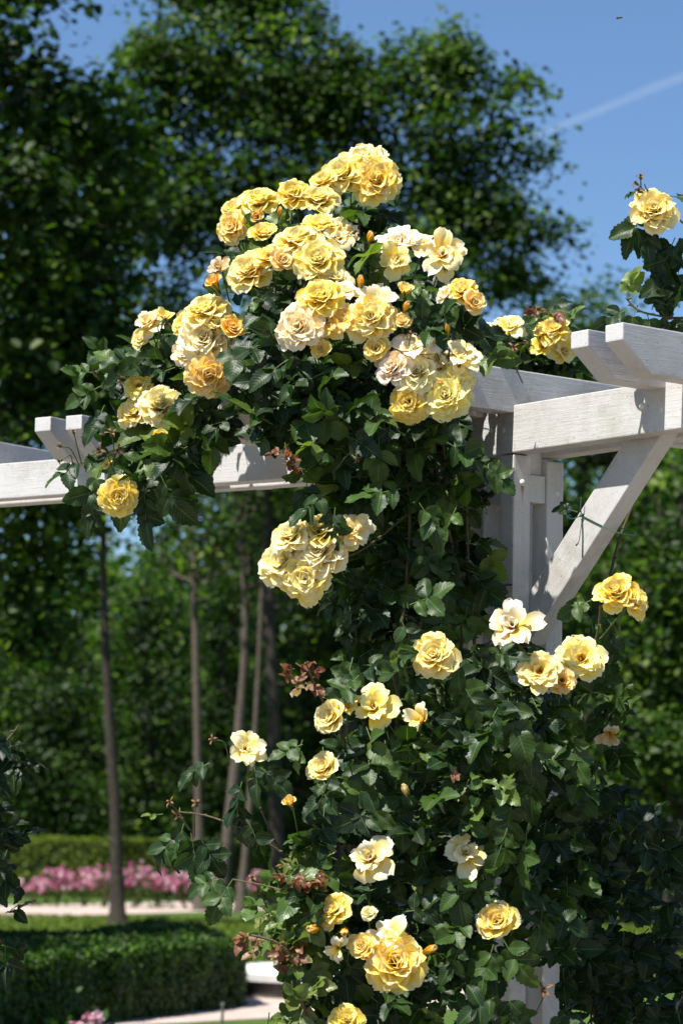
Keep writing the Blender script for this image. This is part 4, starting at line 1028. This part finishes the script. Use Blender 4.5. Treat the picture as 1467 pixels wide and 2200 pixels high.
leaf_region(ol, rc, [(950, 1640), (1060, 1640), (1070, 1720), (960, 1730)], 8, s=(.05, .07), thick=.1, off=-.03)
leaf_region(ol, rc, [(1150, 650), (1230, 680), (1230, 720), (1150, 700)], 7, s=(.035, .05), Yf=lambda x, y: 8.72, thick=.1, clear=False)
leaf_region(ol, rc, [(520, 480), (640, 480), (800, 500), (900, 600), (900, 660), (760, 580), (520, 560)], 30, s=(.04, .055), thick=.15, off=.0, rnd=(.4, .25))
put('pale_foliage', ol.mesh('pale_foliage', M['olive']), rose)
yl = Acc()
for poly, n in (([(515, 2010), (560, 2000), (640, 2030), (630, 2070), (540, 2060)], 14), ([(600, 1860), (680, 1860), (690, 1920), (600, 1920)], 11), ([(620, 1410), (660, 1410), (670, 1480), (625, 1480)], 9), ([(595, 950), (620, 950), (625, 1010), (600, 1010)], 6), ([(1150, 650), (1180, 650), (1185, 690), (1150, 690)], 5), ([(955, 1650), (985, 1650), (985, 1690), (955, 1690)], 3)):
    leaf_region(yl, rc, poly, n, s=(.022, .036), thick=.08, off=-.05, rnd=(.35, .25), clear=False, keepfl=False, Yf=(None if poly[0][0] != 1150 else (lambda x, y: 8.7)))
put('young_foliage', yl.mesh('young_foliage', M['young']), rose)

# ---- canes
def cane(root, pts, r, mat='cane', thorns=True, name='cane'):
    P = smooth_path([at(*p) if len(p) == 3 else Vector(p[:3]) for p in pts], 7); n = len(P); acc = Acc()
    V, F = tube_np(P, np.linspace(r, r * .5, n), 8, .03); acc.add(V, F)
    if thorns:
        for i in range(2, n - 1, 3):
            d = Vector((rng.normal(), rng.normal() - .6, .2)).normalized(); c = P[i]
            V, F = tube_np([c, c + d * (r + .004), c + d * (r + .010) - Vector((0, 0, .003))], [.004, .0028, .0005], 5); acc.add(V, F)
    return put(name, acc.mesh(name, M[mat]), root)
def gz(px, Y):
    v = at(px, 2150, Y); return (v.x, v.y, 0.0, 1)
for pts, r in (([gz(1010, 7.85), (1010, 2150, 7.85), (1000, 1900, 7.9), (985, 1650, 7.9), (982, 1480, 7.92), (995, 1300, 7.93), (965, 1150, 7.9), (935, 1000, 7.85), (905, 860, 7.8)], .009),
               ([gz(830, 7.9), (830, 2150, 7.9), (826, 1900, 7.85), (838, 1680, 7.75), (856, 1520, 7.7), (846, 1430, 7.7), (868, 1300, 7.75), (880, 1100, 7.8), (860, 900, 7.8)], .008),
               ([gz(880, 7.9), (880, 2150, 7.9), (890, 1850, 7.85), (892, 1640, 7.78), (894, 1550, 7.75), (884, 1430, 7.75), (920, 1280, 7.8), (960, 1100, 7.85), (950, 930, 7.75)], .008),
               ([gz(1050, 8.0), (1050, 2150, 7.95), (1040, 1900, 7.93), (1035, 1600, 7.93), (1020, 1400, 7.93), (1005, 1200, 7.93), (1000, 1000, 7.9)], .008),
               ([(905, 860, 7.8), (840, 700, 7.9), (780, 560, 8.0), (770, 440, 8.05)], .006), ([(905, 860, 7.8), (700, 870, 8.1), (520, 880, 8.4), (390, 900, 8.5), (300, 940, 8.5), (210, 985, 8.45)], .007),
               ([(860, 900, 7.8), (700, 760, 7.9), (560, 620, 8.0), (510, 520, 8.05)], .006), ([(950, 930, 7.75), (960, 800, 7.75), (985, 690, 7.8)], .005),
               ([(390, 900, 8.5), (300, 830, 8.4), (225, 790, 8.4)], .004), ([(905, 860, 7.8), (1050, 760, 8.6), (1190, 720, 8.8), (1180, 670, 8.75)], .004),
               ([(1040, 1900, 7.93), (1160, 1600, 7.8), (1270, 1400, 7.75), (1290, 1300, 7.7)], .006), ([(1300, 1290, 8.15), (1330, 1160, 8.2), (1380, 1040, 8.2)], .006),
               ([(838, 1680, 7.75), (760, 1620, 7.6), (690, 1500, 7.45), (655, 1420, 7.4)], .004), ([(830, 2150, 7.9), (700, 1900, 7.7), (600, 1830, 7.6), (540, 1790, 7.6), (450, 1755, 7.7), (385, 1745, 7.8)], .004),
               ([(600, 1830, 7.6), (545, 1700, 7.6), (530, 1620, 7.65)], .0035), ([(690, 2260, 7.5), (650, 2160, 7.38), (635, 2080, 7.35), (600, 2030, 7.32), (540, 2010, 7.32)], .006), ([(700, 1990, 7.5), (620, 1920, 7.4), (500, 1890, 7.5)], .0035),
               ([(880, 1100, 7.8), (780, 1180, 7.6), (700, 1210, 7.5)], .004), ([(1020, 1400, 7.93), (1100, 1380, 7.6), (1150, 1430, 7.55)], .004), ([(1050, 2150, 8.3), (1200, 2080, 8.5), (1330, 1980, 8.6), (1440, 1850, 8.7)], .004), ([(1280, 2260, 8.4), (1272, 2170, 8.4), (1330, 2130, 8.5), (1440, 2050, 8.6)], .004)):
    cane(rose, pts, r)

# ---- the rose behind the rafters on the right
b2_ = at(1150, 1900, 8.9); b2_.z = 0
ros2 = empty('climbing_rose', b2_, 'smaller yellow climbing rose growing behind the near beam under the right rafters', 'climbing rose', 'climbing roses on the pergola')
for t in ((1028, 712, 70, 'loose', 'c', (-.1, .7)), (1095, 700, 62, 'loose', 'c', (-.2, .5)), (1187, 712, 68, 'full', 'y', (.1, .7)), (1214, 752, 60, 'loose', 'p', (.4, -.2)), (1164, 742, 46, 'loose', 'y', (-.2, .2)), (1050, 745, 44, 'cup', 'y', (.1, -.2)), (1160, 725, 36, 'half', 'y', (0, .6))):
    add_flower(ros2, *t, Y=8.68)
lv, rc = Acc(), Acc()
leaf_region(lv, rc, [(1030, 720), (1100, 720), (1240, 730), (1290, 810), (1280, 830), (1030, 800)], 26, Yf=lambda x, y: 8.75, thick=.3, clear=False, s=(.06, .085))
put('foliage', lv.mesh('foliage', M['leaf']), ros2)
cane(ros2, [(b2_.x, b2_.y, 0, 1), (1150, 1500, 8.95), (1140, 1100, 9.0), (1130, 850, 8.9), (1160, 700, 8.75)], .007)

# ---- spray of the neighbouring rose at the upper right
b3 = at(1600, 1900, 7.9); b3.z = 0
ros3 = empty('climbing_rose', b3, 'arching rose spray with one pale yellow bloom against the sky at the right edge', 'climbing rose', 'climbing roses on the pergola')
add_flower(ros3, 1403, 452, 92, 'full', 'p', (-.05, .1), Y=7.45)
for px, py, s, fc in ((1376, 378, 20, (-.1, 1)), (1372, 408, 24, (-.7, .3)), (1366, 392, 18, (-.8, .6))): add_spent(ros3, px, py, s, fc, 7.45)
lv, rc = Acc(), Acc()
spray(lv, rc, [(1385, 445, .085, -.45, .9, .35), (1390, 480, .055, .0, 1, .3), (1440, 420, .065, .8, .1, .4), (1450, 510, .09, -.4, .8, .3), (1465, 540, .09, -.2, 1, .25), (1480, 500, .08, -.6, .5, .3), (1430, 560, .085, -.2, 1, .25), (1375, 405, .03, -.8, .3, .3),
               (1348, 640, .06, .2, -.9, .95), (1370, 655, .05, -.4, .9, .5), (1400, 665, .06, .2, -.8, .35), (1420, 668, .055, .6, .8, .35), (1440, 675, .06, .2, .7, .3), (1345, 665, .06, -.9, .4, .3), (1390, 672, .06, .2, .9, .5), (1460, 660, .06, -.5, -.6, .3), (1470, 690, .06, .1, .5, .3)], 7.5)
put('foliage', lv.mesh('foliage', M['leaf']), ros3)
cane(ros3, [(b3.x, b3.y, 0, 1), (1620, 1200, 7.8), (1600, 800, 7.6), (1540, 695, 7.5), (1440, 682, 7.5), (1375, 668, 7.5), (1345, 640, 7.5)], .005)
cane(ros3, [(1600, 800, 7.6), (1540, 560, 7.5), (1467, 478, 7.47), (1420, 455, 7.47)], .004)
cane(ros3, [(1467, 478, 7.5), (1400, 420, 7.48), (1384, 395, 7.45)], .0025, thorns=False)

# ---- dark rose branch at the left edge
b4 = at(-160, 1900, 8.6); b4.z = 0
ros4 = empty('climbing_rose', b4, 'dark shaded rose branch without blooms hanging in at the left edge', 'climbing rose', 'climbing roses on the pergola')
lv, rc = Acc(), Acc()
leaf_region(lv, rc, [(-120, 1500), (40, 1530), (85, 1620), (60, 1690), (10, 1720), (30, 1800), (50, 1900), (50, 1980), (20, 2040), (-120, 2100)], 66, Yf=lambda x, y: 8.9, thick=.5, clear=False, rnd=(.1, .12))  # leaf tones lowered, putting the branch's shade into colour
leaf_region(lv, rc, [(-420, 1000), (-90, 1050), (-70, 1700), (-420, 1800)], 150, Yf=lambda x, y: 8.2, thick=1.0, clear=False, rnd=(.2, .15))  # unseen foliage beyond the left edge, added to shade the branch
put('foliage', lv.mesh('foliage', M['leaf']), ros4)
cane(ros4, [(b4.x, b4.y, 0, 1), (-120, 1900, 8.9), (-60, 1700, 9.0), (40, 1560, 9.05)], .006)
cane(ros4, [(-120, 1950, 8.9), (-20, 1880, 9.0), (40, 1930, 9.0)], .004)

# ---- two small insects
def insect(name, label, c, f, s):
    root = empty(name, c, label, 'insect')
    up = Vector((0, 0, 1)); q_ = f.to_track_quat('Y', 'Z'); acc = Acc()
    pts = [q_ @ Vector((0, y, 0)) * s for y in (-.55, -.45, -.25, -.05, .08, .22, .34, .44, .5)]
    acc.add(*tube_np(pts, np.array([.02, .12, .17, .13, .07, .15, .12, .12, .04]) * s, 10)); put('body', acc.mesh('body', M['insect']), root, False)
    for sd in (-1, 1):
        V, F, A = LEAF[0]; V = V * np.array([.55, .75, .1]) * s
        rot = np.array((q_ @ Quaternion((0, 0, 1), sd * -1.9) @ Quaternion((0, 1, 0), .3)).to_matrix())
        put('wing', np_mesh('wing', V @ rot.T + np.array(q_ @ Vector((0, .12, .1)) * s), F, M['wing'], A), root, False)
    return root
g = NG('insect_wing'); M['wing'] = g.finish(g.with_translucent(g.princ((.16, .15, .13), .25, .5), (.3, .28, .25), .5))
insect('flying_insect', 'small dark insect flying high against the blue sky at upper right', at(1330, 37, 9.6), Vector((.8, .3, .2)), .024)
fo = at(1311, 1264, 7.42 - .052)
insect('fly', 'tiny dark fly sitting on the deep yellow bloom beside the brace', fo, Vector((-.7, -.1, .25)), .011)
